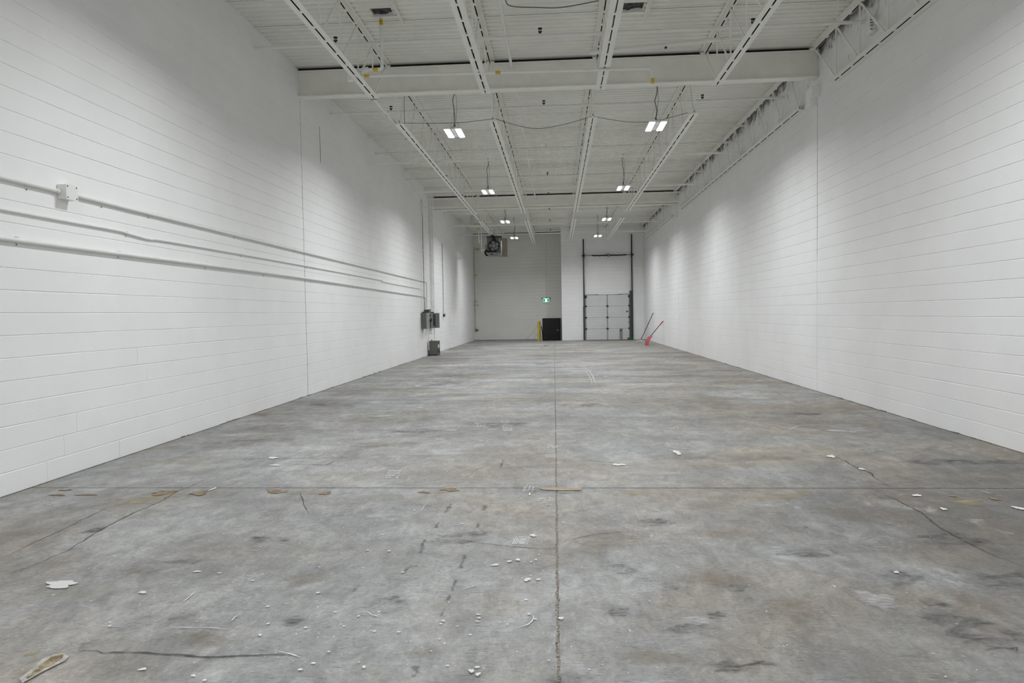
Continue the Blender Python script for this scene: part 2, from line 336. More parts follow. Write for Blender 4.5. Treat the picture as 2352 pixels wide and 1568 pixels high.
M_CRACK = [[[[-3.377,3.852],[-3.336,4.047],[-3.309,4.335],[-3.349,4.579],[-3.381,4.774],[-3.395,4.986],[-3.408,5.252],[-3.375,5.507],[-3.43,5.89],[-3.402,6.029],[-3.4,6.398]],0.011],[[[-3.635,4.153],[-3.673,4.455],[-3.673,4.694],[-3.703,5.015],[-3.718,5.336],[-3.596,5.684]],0.007],[[[-2.294,5.849],[-2.142,5.542],[-2.064,5.363],[-1.961,5.184]],0.007],[[[2.871,7.321],[2.892,7.088],[2.876,6.837],[2.91,6.54],[2.856,6.354],[2.86,6.042]],0.012],[[[2.656,5.968],[2.698,5.621],[2.716,5.274],[2.672,5.053],[2.654,4.864],[2.66,4.603],[2.674,4.381],[2.739,4.181]],0.011],[[[-0.766,4.637],[-0.611,4.563],[-0.469,4.513],[-0.253,4.448],[-0.014,4.423]],0.004],[[[0.028,4.6],[0.13,4.647],[0.238,4.723],[0.452,4.793]],0.005],[[[-1.654,7.375],[-1.353,7.371],[-1.09,7.345]],0.007],[[[0.007,7.179],[0.271,7.155],[0.51,7.035],[0.73,6.851]],0.008],[[[-3.713,7.02],[-3.676,7.215],[-3.462,7.24],[-3.281,7.256],[-2.722,7.262],[-2.652,7.387],[-2.643,7.651]],0.01],[[[-2.904,6.971],[-2.606,6.948],[-2.42,6.927],[-2.38,7.202]],0.01],[[[-0.75,9.935],[-0.53,10.009],[-0.212,10.165]],0.01],[[[-2.261,2.995],[-2.079,2.985],[-1.864,2.984],[-1.757,2.971],[-1.659,2.955],[-1.56,2.97],[-1.452,2.985],[-1.296,2.999],[-1.157,2.987]],0.014],[[[1.892,3.141],[1.981,3.164],[2.054,3.167],[2.033,3.134]],0.01],[[[0.695,2.952],[0.772,2.966],[0.896,3.007]],0.009],[[[4.384,7.197],[4.405,7.074]],0.008]]
M_TRAIL = [[[[-0.887,5.479],[-0.89,5.207]],0.021],[[[-0.9,4.985],[-0.91,4.861]],0.022],[[[-0.926,4.611],[-0.929,4.504],[-0.904,4.321]],0.018],[[[-0.605,5.438],[-0.605,5.268]],0.024],[[[-0.596,4.958],[-0.595,4.866]],0.025],[[[-0.611,4.303],[-0.608,4.077]],0.016],[[[-0.607,3.893],[-0.608,3.731]],0.017],[[[-0.611,3.672],[-0.616,3.603]],0.017],[[[-0.614,3.505],[-0.618,3.417]],0.013],[[[-0.585,7.163],[-0.587,6.795]],0.017],[[[-0.633,2.917],[-0.629,2.827]],0.022],[[[-0.943,3.979],[-0.928,4.092],[-0.877,4.107]],0.011],[[[-0.796,4.038],[-0.727,4.025]],0.011]]
M_ARC = [[[0.699,20.245],[0.779,18.667],[0.835,17.27],[0.824,15.947],[0.79,14.778]],[[0.641,20.253],[0.72,18.39],[0.76,16.963],[0.763,15.745],[0.725,14.605]],[[0.786,19.418],[0.84,17.964],[0.858,16.602],[0.828,14.958]]]
M_BOARD = [[-0.173,5.998],[0.196,5.999],[0.192,5.902],[0.019,5.897],[-0.087,5.909],[-0.148,5.923],[-0.176,5.96]]
M_SPALL_OUT = [[-2.336,2.741],[-2.346,2.827],[-2.365,2.911],[-2.34,2.951],[-2.299,2.967],[-2.26,2.938],[-2.248,2.899],[-2.26,2.86],[-2.277,2.804],[-2.288,2.743],[-2.295,2.708]]
M_SPALL_IN = [[-2.313,2.749],[-2.325,2.813],[-2.334,2.877],[-2.339,2.931],[-2.319,2.952],[-2.295,2.953],[-2.276,2.918],[-2.278,2.871],[-2.291,2.822],[-2.296,2.778],[-2.297,2.739]]
M_PRINT = [[[[-1.494,8.956],[-1.362,8.952],[-1.359,9.088],[-1.493,9.092]],1],[[[-1.139,9.222],[-1.007,9.218],[-1.019,9.56],[-1.155,9.565]],3],[[[-0.938,9.007],[-0.821,9.004],[-0.829,9.09],[-0.947,9.093]],1],[[[-0.813,9.618],[-0.702,9.614],[-0.715,9.812],[-0.83,9.816]],2],[[[-0.737,8.901],[-0.605,8.898],[-0.635,9.35],[-0.774,9.354]],4],[[[-0.967,8.19],[-0.855,8.188],[-0.862,8.259],[-0.975,8.261]],1],[[[-0.993,7.84],[-0.876,7.838],[-0.868,8.009],[-0.988,8.011]],3],[[[-1.515,8.272],[-1.412,8.27],[-1.414,8.416],[-1.519,8.419]],2],[[[-1.424,9.798],[-1.309,9.794],[-1.309,10.04],[-1.427,10.044]],3],[[[-1.457,9.304],[-1.353,9.3],[-1.343,9.355],[-1.447,9.358]],1],[[[-1.649,6.326],[-1.524,6.326],[-1.573,6.685],[-1.706,6.686]],4],[[[-0.187,5.556],[-0.083,5.557],[-0.063,5.677],[-0.168,5.676]],3],[[[-0.321,4.498],[-0.217,4.5],[-0.197,4.669],[-0.305,4.667]],5],[[[-0.324,5.857],[-0.226,5.857],[-0.213,6.067],[-0.315,6.066]],4],[[[-0.325,4.515],[-0.238,4.517],[-0.225,4.623],[-0.315,4.622]],3],[[[-0.142,7.763],[-0.018,7.761],[-0.018,7.914],[-0.145,7.917]],2],[[[-0.148,7.245],[-0.028,7.244],[-0.028,7.424],[-0.151,7.425]],2],[[[1.438,9.005],[1.561,9.001],[1.578,9.103],[1.454,9.106]],1],[[[0.126,11.189],[0.338,11.178],[0.445,11.716],[0.222,11.729]],3]]
M_DOTS = [[-1.251,4.689],[-1.186,5.227],[-1.147,5.287],[-1.265,4.371],[-1.119,4.357],[-0.943,3.992],[-1.205,4.057],[-0.68,5.175],[-0.718,4.946],[-0.679,5.376],[-0.145,5.622],[-0.1,5.455],[-0.072,5.455],[-0.136,4.304],[-0.129,3.386],[-0.417,3.392],[-0.306,3.342],[-0.268,3.324],[-0.599,3.319],[-0.593,3.353],[-0.369,2.908],[-0.222,3.916],[-0.165,3.445],[-0.949,3.284],[-0.912,3.23],[-1.102,3.299],[-1.08,3.28],[-1.562,3.494],[-1.79,3.945],[-2.012,4.415],[-2.059,3.952],[-1.806,3.844],[-1.484,4.065],[-1.356,3.681],[-1.176,3.436],[-1.268,3.26],[-1.07,3.022],[-1.521,2.76],[-1.103,2.916],[-1.141,2.859],[-2.272,3.244],[-2.299,3.286],[1.472,6.225],[1.571,6.162],[1.06,5.591],[1.679,3.722],[-0.578,3.16],[-0.438,3.209]]

# ================================================================ SETTING
# ---------------------------------------------------------------- floor
def slab(name, pts, z1=0.0, z0=-.12):
    g = G(); n = len(pts)
    g.face([(x, y, z1) for x, y in pts])
    for i in range(n):
        (x0, y0), (x1, y1) = pts[i], pts[(i+1) % n]
        g.face([(x0,y0,z0),(x1,y1,z0),(x1,y1,z1),(x0,y0,z1)])
    return g.obj(name, FLOOR, floor)
base = G(); base.box(XL, XR, Y_REAR, Y_FAR, -.25, -.12)
floor = struct('floor', G().box(XL, XR, Y_REAR, Y_DOCK, -.25, -.125), CONCRETE_DK)
JY = 6.0; PX0 = -1.02
def xj(y): return -.002 - .0042*y          # the long saw-cut runs very slightly askew
e, jw = .012, .006
slab('slab', [(XL+e, Y_REAR), (xj(Y_REAR)-jw, Y_REAR), (xj(JY)-jw, JY-.009), (XL+e, JY-.009)])
slab('slab', [(xj(Y_REAR)+jw, Y_REAR), (XR-e, Y_REAR), (XR-e, JY-.009), (xj(JY)+jw, JY-.009)])
slab('slab', [(XL+e, JY+.007), (xj(JY)-jw, JY+.007), (xj(Y_DOCK)-jw, Y_DOCK), (PX0, Y_DOCK), (PX0, Y_FAR-e), (XL+e, Y_FAR-e)])
slab('slab', [(xj(JY)+jw, JY+.007), (XR-e, JY+.007), (XR-e, Y_DOCK-e*.5), (xj(Y_DOCK)+jw, Y_DOCK-e*.5)])
g = G()
for i in range(60):                          # gritty filler sunk in the saw-cuts
    y0 = Y_REAR + (Y_DOCK-Y_REAR)*i/60; y1 = Y_REAR + (Y_DOCK-Y_REAR)*(i+1)/60
    g.face([(xj(y0)-.02, y0, -.003), (xj(y0)+.02, y0, -.003), (xj(y1)+.02, y1, -.003), (xj(y1)-.02, y1, -.003)])
g.obj('joint_filler', JOINT, floor)
g = G(); g.face([(XL+e, JY-.03, -.004), (XR-e, JY-.03, -.004), (XR-e, JY+.03, -.004), (XL+e, JY+.03, -.004)]); g.obj('joint_filler', JOINT_DK, floor)
g = G()                                      # the raised, crumbled lips beside the long joint
for i in range(130):
    y = 1.5 + 11*(i/130)**1.25; x = xj(y) + random.choice((-1, 1))*random.uniform(.005, .010)
    r = random.uniform(.002, .005); q = random.uniform(.02, .06)
    g.face([(x-r, y-q, .0006), (x+r*.7, y-q*.6, .0006), (x+r, y+q*.7, .0006), (x-r*.8, y+q, .0006)])
stuff(g.obj('crumbled_edge', JOINT, floor))
# pit with steps down to the outside door
pit = G(); pit.box(PX0, X_RET, Y_DOCK, Y_FAR, -1.05, -.95); pit.box(PX0, PX0+.01, Y_DOCK, Y_FAR, -.95, -.12); pit.box(PX0, X_RET, Y_DOCK, Y_DOCK+.012, -.95, -.12)
pit.obj('stair_pit', CONCRETE_DK, floor)
for k in range(4):
    G().box(PX0+.01, X_RET, Y_DOCK+.012+.26*k, Y_DOCK+.012+.26*(k+1), -.95, -.19*(k+1)).obj('step', CONCRETE_DK, floor)

# marks on the concrete
def disc(name, mat, c, rx, ry, z, seed=0, rag=.28, n=22, core=.55, rot=0.0):
    r = random.Random(seed); g = G()
    ph = [r.uniform(0, 2*PI) for _ in range(4)]
    cr, sr = math.cos(rot), math.sin(rot)
    def rad(t): return 1 + rag*(.5*math.sin(2*t+ph[0]) + .35*math.sin(3*t+ph[1]) + .3*math.sin(5*t+ph[2]) + .25*math.sin(9*t+ph[3]))
    g.v.append((c[0], c[1], z)); g.fade.append(1.0)
    for k, (q, fd) in enumerate(((core, .85), (1.0, 0.0))):
        for i in range(n):
            t = 2*PI*i/n; R = rad(t)*q; x, y = R*math.cos(t)*rx, R*math.sin(t)*ry
            g.v.append((c[0]+x*cr-y*sr, c[1]+x*sr+y*cr, z)); g.fade.append(fd)
    for i in range(n):
        g.f.append([0, 1+i, 1+(i+1) % n]); g.m.append(0)
        g.f.append([1+i, 1+n+i, 1+n+(i+1) % n, 1+(i+1) % n]); g.m.append(0)
    return g.obj(name, mat, floor)
def ribbon(g, pts, w, z, seed=0, jit=.5, taper=True, step=.06):
    """crinkled strip along a polyline"""
    r = random.Random(seed); P = []
    for (a, b) in zip(pts[:-1], pts[1:]):
        L = math.dist(a, b); k = max(2, min(40, int(L/step)))
        P += [(a[0]+(b[0]-a[0])*i/k, a[1]+(b[1]-a[1])*i/k) for i in range(k)]
    P.append(tuple(pts[-1])); base = len(g.v); n = len(P)
    for i, p in enumerate(P):
        a, b = P[max(0, i-1)], P[min(n-1, i+1)]; dx, dy = b[0]-a[0], b[1]-a[1]; L = math.hypot(dx, dy) or 1
        nx, ny = -dy/L, dx/L; o = r.uniform(-1, 1)*w*jit*1.2
        tp = min(1, .25 + 3*min(i, n-1-i)/n) if taper else 1
        h = w*.75*tp*r.uniform(.6, 1.25)
        for s_, fd in ((-1, 0), (0, 1), (1, 0)):
            g.v.append((p[0]+nx*(o+s_*h), p[1]+ny*(o+s_*h), z)); g.fade.append(fd)
    for i in range(n-1):
        for k in (0, 1):
            q = base+3*i+k; g.f.append([q, q+1, q+4, q+3]); g.m.append(0)
zz = .0008
for k, (x, y, a, b) in enumerate(M_BROWN): disc('brown_stain', D_BROWN, (x, y), a*1.25, b*1.25, zz, 50+k, .35); zz += .00004
for k, (x, y, a, b) in enumerate(M_DARK): disc('scuff_patch', D_DARK, (x, y), a*1.3, b*1.3, zz, 150+k, .35); zz += .00003
for k, (x, y, a, b) in enumerate(M_FAINT): disc('chalky_smear', D_FAINT, (x, y), a*1.3, b*1.3, zz, 250+k, .35); zz += .00003
for k, (x, y, a, b) in enumerate(M_YELLOW): disc('ochre_stain', D_YELLOW, (x, y), a*1.3, b*1.4, zz, 350+k, .3); zz += .00004
for k, (P, wd) in enumerate(M_TRAIL):
    g = G(); ribbon(g, P, wd*1.7, zz, 400+k, .10, False, .03); g.obj('dark_mark', D_TRAIL, floor); zz += .00003
for k, (P, wd) in enumerate(M_CRACK):
    g = G(); ribbon(g, P, max(.006, wd*.75), zz, 450+k, .8, True, .045); g.obj('crack', D_CRACK, floor); zz += .00003
for k, (x, y, a, b) in enumerate(M_RUST): disc('spalled_patch', D_RUST, (x, y), a*1.1, b*1.1, zz, 500+k, .5, 26, .8); zz += .00004
g = G(); g.face([(x, y, zz) for x, y in M_BOARD][::-1]); g.obj('mortar_patch', D_BOARD, floor); zz += .0001
for k, (P, rows) in enumerate(M_PRINT):
    g = G(); r = random.Random(600+k); a, b, c, d = [Vector((*q, 0)) for q in P]
    cols = 9
    for i in range(cols):
        if i in (3, 6) and k % 2: continue
        for j in range(rows):
            if r.random() < .12: continue
            u0, u1 = (i+.12)/cols, (i+.70)/cols; v0, v1 = (j+.12)/rows, (j+.80)/rows
            def at(u, v): return (a*(1-u)+b*u)*(1-v) + (d*(1-u)+c*u)*v
            n0 = len(g.v)
            for (u, v) in ((u0, v0), (u1, v0), (u1, v1), (u0, v1)):
                q = at(u, v); g.v.append((q.x, q.y, zz)); g.fade.append(.62)
            q = at((u0+u1)/2, (v0+v1)/2); g.v.append((q.x, q.y, zz)); g.fade.append(1.0)
            for t in range(4): g.f.append([n0+t, n0+(t+1) % 4, n0+4]); g.m.append(0)
    stuff(g.obj('tyre_print', D_PRINT, floor)); zz += .00003
for P in M_ARC:
    g = G(); ribbon(g, P, .028, zz, 7, .3, True, .2); g.obj('tyre_track', D_PRINT, floor)
for k, (P, wd) in enumerate(M_STREAK):
    g = G(); ribbon(g, P, wd*.8, zz, 700+k, .25, True, .03); g.obj('paint_streak', D_WHITE, floor); zz += .00003
for k, (x, y, a, b) in enumerate(M_SPLAT): disc('paint_splat', D_WHITE if y < 8 else D_SOFTW, (x, y), a if y < 8 else a*1.3, b if y < 8 else b*1.2, zz, 800+k, .42, 26, .8); zz += .00002
g = G(); r = random.Random(5)
pts = [(x, y, r.uniform(.005, .010)) for x, y in M_DOTS]
for i in range(330):
    y = 2.9 + 9*r.random()**1.7; x = r.uniform(-.62, .62)*y
    if -4.7 < x < 4.6 and r.random() < (1.0 if x < .3 else .35): pts.append((x, y, r.uniform(.0018, .0045)))
for x, y, q in pts:
    n0 = len(g.v); n = 7; g.v.append((x, y, zz)); g.fade.append(1)
    for i in range(n):
        t = 2*PI*i/n; k = q*r.uniform(.7, 1.25); g.v.append((x+k*1.3*math.cos(t), y+k*math.sin(t), zz)); g.fade.append(.6)
    for i in range(n): g.f.append([n0, n0+1+i, n0+1+(i+1) % n]); g.m.append(0)
stuff(g.obj('paint_speckles', D_WHITE, floor))
def polyfan(name, mat, pts, z, core=.9):
    g = G(); cx = sum(p[0] for p in pts)/len(pts); cy = sum(p[1] for p in pts)/len(pts)
    g.face([(x, y, z) for x, y in pts][::-1]); g.fade = [.9]*len(pts); g.obj(name, mat, floor)
polyfan('broken_rim', D_SPALLO, M_SPALL_OUT, zz+.0002); polyfan('broken_patch', D_SPALLI, M_SPALL_IN, zz+.0004)

# ---------------------------------------------------------------- block walls
def course_mesh(axis, face, inward, a0, a1, z0, z1, seed, g=None, seg=.42):
    """one painted course of blocks: proud face, softly broken arrises, recessed bed joints.
       axis 'y': wall lies at x=face; axis 'x': wall lies at y=face; inward = sign towards the room"""
    r = random.Random(seed); g = g or G(); n = max(2, int((a1-a0)/seg)); D, b = .0060, .0046
    base = len(g.v)
    for i in range(n+1):
        a = a0 + (a1-a0)*i/n; j0, j1 = r.uniform(-.0016, .0010), r.uniform(-.0010, .0016); dp = r.uniform(-.0009, .0009)
        for d, z in ((-D-.003, z0+j0-.002), (dp, z0+j0+b*r.uniform(.6, 1.3)), (dp, z1+j1-b*r.uniform(.6, 1.3)), (-D-.003, z1+j1+.002)):
            q = face + inward*d
            g.v.append((q, a, z) if axis == 'y' else (a, q, z))
    for i in range(n):
        for k in range(3):
            q = base+4*i+k; f = [q, q+1, q+5, q+4]
            if (axis == 'y') == (inward > 0): f = f[::-1]
            g.f.append(f); g.m.append(0)
    for i in (0, n):
        q = base+4*i; g.f.append([q, q+1, q+2, q+3]); g.m.append(0)
    return g
NC = int(DECK/COURSE) + 1
def block_wall(name, face, inward, heads, seed):
    back = face - inward*.0070
    g = G(); x0, x1 = sorted((back, back-inward*.25)); g.box(x0, x1, Y_REAR, Y_FAR, -.2, 6.42)
    root = struct(name, g, WALL)
    y2 = 27.1 if inward > 0 else BEAM_Y[1]
    bays = ((Y_REAR, BEAM_Y[0]), (BEAM_Y[0], y2), (y2, Y_FAR if inward > 0 else Y_DOCK))
    far = G()
    for k in range(NC):
        z0, z1 = k*COURSE+.0028, min((k+1)*COURSE-.0028, DECK-.004)
        for i, (a0, a1) in enumerate(bays):
            a0 += .010; a1 -= .010
            if i == 2: course_mesh('y', face, inward, a0, a1, z0, z1, seed+k*7+i, far, 1.2); continue
            cuts = [a0] + sorted(y for kk, y in heads if kk == k and a0 < y < a1) + [a1]
            for s0, s1 in zip(cuts[:-1], cuts[1:]):
                t0 = s0 + (.0014 if s0 > a0 else 0); t1 = s1 - (.0014 if s1 < a1 else 0)
                course_mesh('y', face, inward, t0, t1, z0, z1, seed+k*7+i, None, .42 if i == 0 else .8).obj('block_course', WALL, root)
    stuff(far.obj('far_block_courses', WALL, root))
    return root
wall_l = block_wall('wall_left', XL, 1, [(0,6.21),(0,7.3),(0,12.31),(1,6.45),(1,9.87),(1,10.28),(2,6.64),(3,11.32),(3,11.74),(3,12.13),(4,7.87),(5,7.69),(10,5.76)], 11)
wall_r = block_wall('wall_right', XR, -1, [(0,13.37-.6),(3,12.12)], 511)
# control joints: caulk strips in the vertical gaps
def strip(parent, name, mat, x, y, z0, z1, wd, inward, d=.0045):
    g = G(); xa, xb = sorted((x - inward*d, x - inward*(d-.0035))); g.box(xa, xb, y-wd/2, y+wd/2, z0, z1); return g.obj(name, mat, parent)
strip(wall_l, 'control_joint', CAULK, XL, BEAM_Y[0], 0, 5.78, .020, 1, .0065)
strip(wall_l, 'control_joint', CAULK, XL, 27.1, 0, 5.78, .020, 1, .0065)
strip(wall_r, 'control_joint', CAULK, XR, BEAM_Y[0], 2.55, 5.35, .012, -1, .0065)
strip(wall_r, 'control_joint', CAULK, XR, BEAM_Y[1], 1.2, 5.4, .016, -1, .0065)
G().box(XL-.001, XL+.0025, 14.19, 14.215, 4.77, 5.53).obj('wall_crack', CAULK, wall_l)
# dark ragged gap along the foot of each side wall
for wl, x, s_ in ((wall_l, XL, 1), (wall_r, XR, -1)):
    g = G(); r = random.Random(3 if s_ > 0 else 4); n = 150; yy = [3 + (Y_DOCK-3)*(i/n)**1.3 for i in range(n+1)]
    for i in range(n):
        h0 = r.choice((.003, .004, .006, .010, .016)) if r.random() < .6 else .002
        g.face([(x+s_*.0008, yy[i], -.01), (x+s_*.0008, yy[i+1], -.01), (x+s_*.0008, yy[i+1], h0*r.uniform(.4, 1)), (x+s_*.0008, yy[i], h0)])
    stuff(g.obj('base_gap', JOINT, wl))
# grime streaks on the right wall behind its joist
r = random.Random(21)
g = G()
for i in range(150):
    y = r.uniform(7.5, 37.5); z = r.uniform(5.5, 6.3); L = r.uniform(.05, .28); a = r.gauss(PI/2, .5); n = 4; wd = r.uniform(.006, .022)
    p0 = (y, z); n0 = len(g.v)
    for k in range(n+1):
        yy = p0[0]+math.cos(a)*L*k/n+r.uniform(-.01, .01); z2 = min(6.32, p0[1]+math.sin(a)*L*k/n)
        for s_, fd in ((-1, 0), (0, 1), (1, 0)): g.v.append((XR-.0035, yy+s_*wd, z2)); g.fade.append(fd if 0 < k < n else 0)
    for k in range(n):
        for t in (0, 1): q = n0+3*k+t; g.f.append([q, q+1, q+4, q+3]); g.m.append(0)
stuff(g.obj('grime_streaks', D_DIRT, wall_r))
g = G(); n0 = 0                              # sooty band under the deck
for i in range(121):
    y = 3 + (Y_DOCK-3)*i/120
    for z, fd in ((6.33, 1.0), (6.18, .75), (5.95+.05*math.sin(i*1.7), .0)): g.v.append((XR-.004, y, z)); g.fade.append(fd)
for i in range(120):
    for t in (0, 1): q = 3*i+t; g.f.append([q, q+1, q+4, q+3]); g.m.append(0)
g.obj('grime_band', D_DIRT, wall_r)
# bearing pads where the beams meet the right wall
for by in BEAM_Y:
    g = G(); g.box(XR-.16, XR, by-.16, by+.16, 5.42, 5.60); g.box(XR-.13, XR, by+.02, by+.22, 5.30, 5.42); g.obj('bearing_pad', WALL, wall_r)

def cross_wall(name, y, x0, x1, mat, seed, z_low=0.0, holes=()):
    """wall facing the camera, coursed; holes are (x0, x1, z0, z1)"""
    g = G()
    if not holes: g.box(x0, x1, y+.0070, y+.22, z_low-.2, 6.42)
    else:
        hx0, hx1, hz0, hz1 = holes[0]
        g.box(x0, hx0, y+.0070, y+.22, z_low-.2, 6.42); g.box(hx1, x1, y+.0070, y+.22, z_low-.2, 6.42); g.box(hx0, hx1, y+.0070, y+.22, hz1, 6.42)
    root = struct(name, g, mat); c = G()
    for k in range(int(math.floor(z_low/COURSE)), NC):
        z0, z1 = k*COURSE+.0022, min((k+1)*COURSE-.0022, DECK-.004); spans = [(x0, x1)]
        for hx0, hx1, hz0, hz1 in holes:
            if z1 > hz0 and z0 < hz1: spans = [(x0, hx0), (hx1, x1)]
        for a, b in spans: course_mesh('x', y, -1, a, b, z0, z1, seed+k, c, .8)
    stuff(c.obj('far_block_courses', mat, root)); return root
wall_d = cross_wall('wall_dock', Y_DOCK, X_RET, XR, WALL, 31, 0, [(1.56, 4.06, -1, 2.53)])
wall_f = cross_wall('wall_far', Y_FAR, XL, X_RET, WALL_FAR, 77, -1.0, [(-.83, .18, -1.2, 1.24)])
g = G(); g.box(X_RET, X_RET+.2, Y_DOCK+.23, Y_FAR+.2, -1, 6.42); struct('wall_return', g, WALL_FAR)
g = G(); g.box(XL-.3, XR+.3, Y_REAR-.2, Y_REAR, -.2, 6.42); struct('wall_rear', g, WALL)
G().box(-3.40, -2.88, Y_FAR-.006, Y_FAR, 4.93, 6.02).obj('unpainted_patch', UNPAINT, wall_f)
G().box(XL, PX0, Y_FAR-.004, Y_FAR, 0, .018).obj('base_gap', JOINT, wall_f)
G().box(XL+.005, X_RET, Y_FAR-.012, Y_FAR, 6.30, 6.33).obj('roof_edge_gap', PRIMER, wall_f)

# ---------------------------------------------------------------- roof deck
g = G(); g.box(XL-.3, XR+.3, Y_REAR-.2, Y_FAR+.3, 6.42, 6.52)
ceiling = struct('ceiling', g, ROOFBLK)
PITCH_F = .1524
prof = ((0, 0), (.060, 0), (.078, .038), (.126, .038), (.1434, 0))      # one rib: pan, web, flute, web
me_by_n = {}
def deck_mesh(nr, drop):
    g = G(); y = 0.0; pr = []
    for k in range(nr):
        for (dy, dz) in prof: pr.append((k*PITCH_F+dy, dz))
    pr.append((nr*PITCH_F+.012, 0)); pr.append((nr*PITCH_F+.012, .012))
    for (a, b), (c, d) in zip(pr[:-1], pr[1:]):
        g.face([(XL-.15, a, b), (XL-.15, c, d), (XR+.15, c, d), (XR+.15, a, b)])
    return g.mesh('deck_panel', DECKM)
HOLES = ((-2.85, -2.52, 10.70, 10.94), (1.10, 1.42, 10.92, 11.20))
W6 = 6*PITCH_F; k = 0; y = Y_REAR-.05; full = None
while y < Y_FAR+.1:
    cut = [h for h in HOLES if h[2] < y+W6 and h[3] > y]
    if not cut:
        full = full or deck_mesh(6, 0)
        link('deck_panel', full, ceiling, (0, y, DECK + (.0025 if k % 2 else 0)))
    else:
        g = G(); pr = []
        for q in range(6):
            for (dy, dz) in prof: pr.append((y+q*PITCH_F+dy, DECK+dz))
        pr.append((y+W6+.012, DECK))
        for (a, b), (c, d) in zip(pr[:-1], pr[1:]):
            sp = [(XL-.15, XR+.15)]
            for h in HOLES:
                if h[2] <= (a+c)/2 <= h[3]: sp = [t for s0, s1 in sp for t in ((s0, h[0]), (h[1], s1))]
            for s0, s1 in sp: g.face([(s0, a, b), (s0, c, d), (s1, c, d), (s1, a, b)])
        g.obj('deck_panel', DECKM, ceiling)
    y += W6; k += 1

# ---------------------------------------------------------------- doors
d1 = struct('door_1', loc=(-.325, Y_FAR, -.9))
g = G(); g.box(-.87, -.82, Y_FAR-.03, Y_FAR+.1, -.95, 1.25); g.box(.17, .22, Y_FAR-.03, Y_FAR+.1, -.95, 1.25); g.box(-.87, .22, Y_FAR-.03, Y_FAR+.1, 1.20, 1.25)
g.obj('door_frame', DOORBLK, d1)
leaf = G().box(-.81, .16, Y_FAR+.005, Y_FAR+.05, -.93, 1.19).obj('door_leaf', DOORBLK, d1)
g = G(); g.box(-.05, .09, Y_FAR-.03, Y_FAR-.012, .545, .565); g.box(-.05, .09, Y_FAR-.03, Y_FAR-.012, .505, .52); g.box(.05, .09, Y_FAR-.03, Y_FAR+.004, .505, .565)
g.obj('door_handle', GREYLT, leaf)
G().box(-.73, -.70, Y_FAR-.01, Y_FAR+.004, .08, .11).obj('door_bolt', GREYLT, leaf)
G().box(.19, .245, Y_FAR-.06, Y_FAR-.031, -.95, 1.24).obj('door_casing', CAULK, d1)

d2 = struct('door_2', loc=(2.8, Y_DOCK, 0))
DX0, DX1, DH = 1.56, 4.06, 2.515
sec = [.012, .63, 1.258, 1.888, 2.515]
for k in range(4):
    z0, z1 = sec[k]+.004, sec[k+1]-.004
    g = G(); nr = 5; h = (z1-z0)/nr; yd = Y_DOCK-.03
    for q in range(nr):                       # shallow horizontal ribs pressed in the skin
        a, b = z0+q*h, z0+(q+1)*h; dpt = .006 if k < 3 else .0015
        g.face([(DX0,yd,a),(DX1,yd,a),(DX1,yd,b-.035),(DX0,yd,b-.035)]); g.face([(DX0,yd,b-.035),(DX1,yd,b-.035),(DX1,yd+dpt,b-.02),(DX0,yd+dpt,b-.02)])
        g.face([(DX0,yd+dpt,b-.02),(DX1,yd+dpt,b-.02),(DX1,yd,b),(DX0,yd,b)])
    g.box(DX0, DX1, yd+.008, yd+.05, z0, z1)
    s_ = g.obj('door_section', DOORWHT, d2)
    for xa, wd in ((DX0+.035, .07), (2.80, .055), (DX1-.035, .07)):
        G().box(xa-wd/2, xa+wd/2, yd-.012, yd-.002, z0, z1).obj('stile', GREYLT, s_)
    if k:
        for xa in (DX0+.05, 2.80, DX1-.05):
            g = G(); g.box(xa-.05, xa+.05, yd-.03, yd-.013, z0-.045, z0+.045); g.tube([(xa-.06, yd-.035, z0-.004), (xa+.06, yd-.035, z0-.004)], .014, 8); g.obj('hinge', DARKSTEEL, s_)
    if k == 3:
        for xa in (DX0+.03, DX1-.03):
            g = G(); g.box(xa-.06, xa+.06, yd-.05, yd-.013, z1-.16, z1-.02); g.tube([(xa-.08, yd-.04, z1-.09), (xa+.08, yd-.04, z1-.09)], .03, 10); g.obj('top_roller', DARKSTEEL, s_)
        for xa in (2.22, 3.52): G().box(xa-.025, xa+.025, yd-.02, yd+.03, z1, z1+.045).obj('bracket', DARKSTEEL, s_)
        g = G(); g.tube([(DX0+.1, yd-.01, z1+.06), (2.22, yd-.01, z1+.02), (2.8, yd-.01, z1-.0), (3.52, yd-.01, z1+.03), (DX1-.1, yd-.01, z1+.08)], .006, 6); g.obj('lift_cable', CABLE, s_)
    if k == 0:
        g = G(); g.box(3.465, 3.63, yd-.016, yd-.002, .04, .625); g.obj('step_plate', GALV, s_)
        g = G(); g.box(3.50, 3.595, yd-.035, yd-.017, .52, .56); g.box(3.49, 3.51, yd-.035, yd-.017, .48, .55); g.obj('lift_handle', DARKSTEEL, s_)
    if k == 2: G().box(3.83, 3.96, yd-.006, yd-.002, 1.53, 1.62).obj('label_plate', CAULK, s_)
G().box(DX0-.02, DX1+.02, Y_DOCK-.06, Y_DOCK, 0, .014).obj('bottom_seal', BLACK, d2)
G().box(DX0-.1, DX1+.1, Y_DOCK+.06, Y_DOCK+.1, 0, DH+.1).obj('backing', PRIMER, d2)
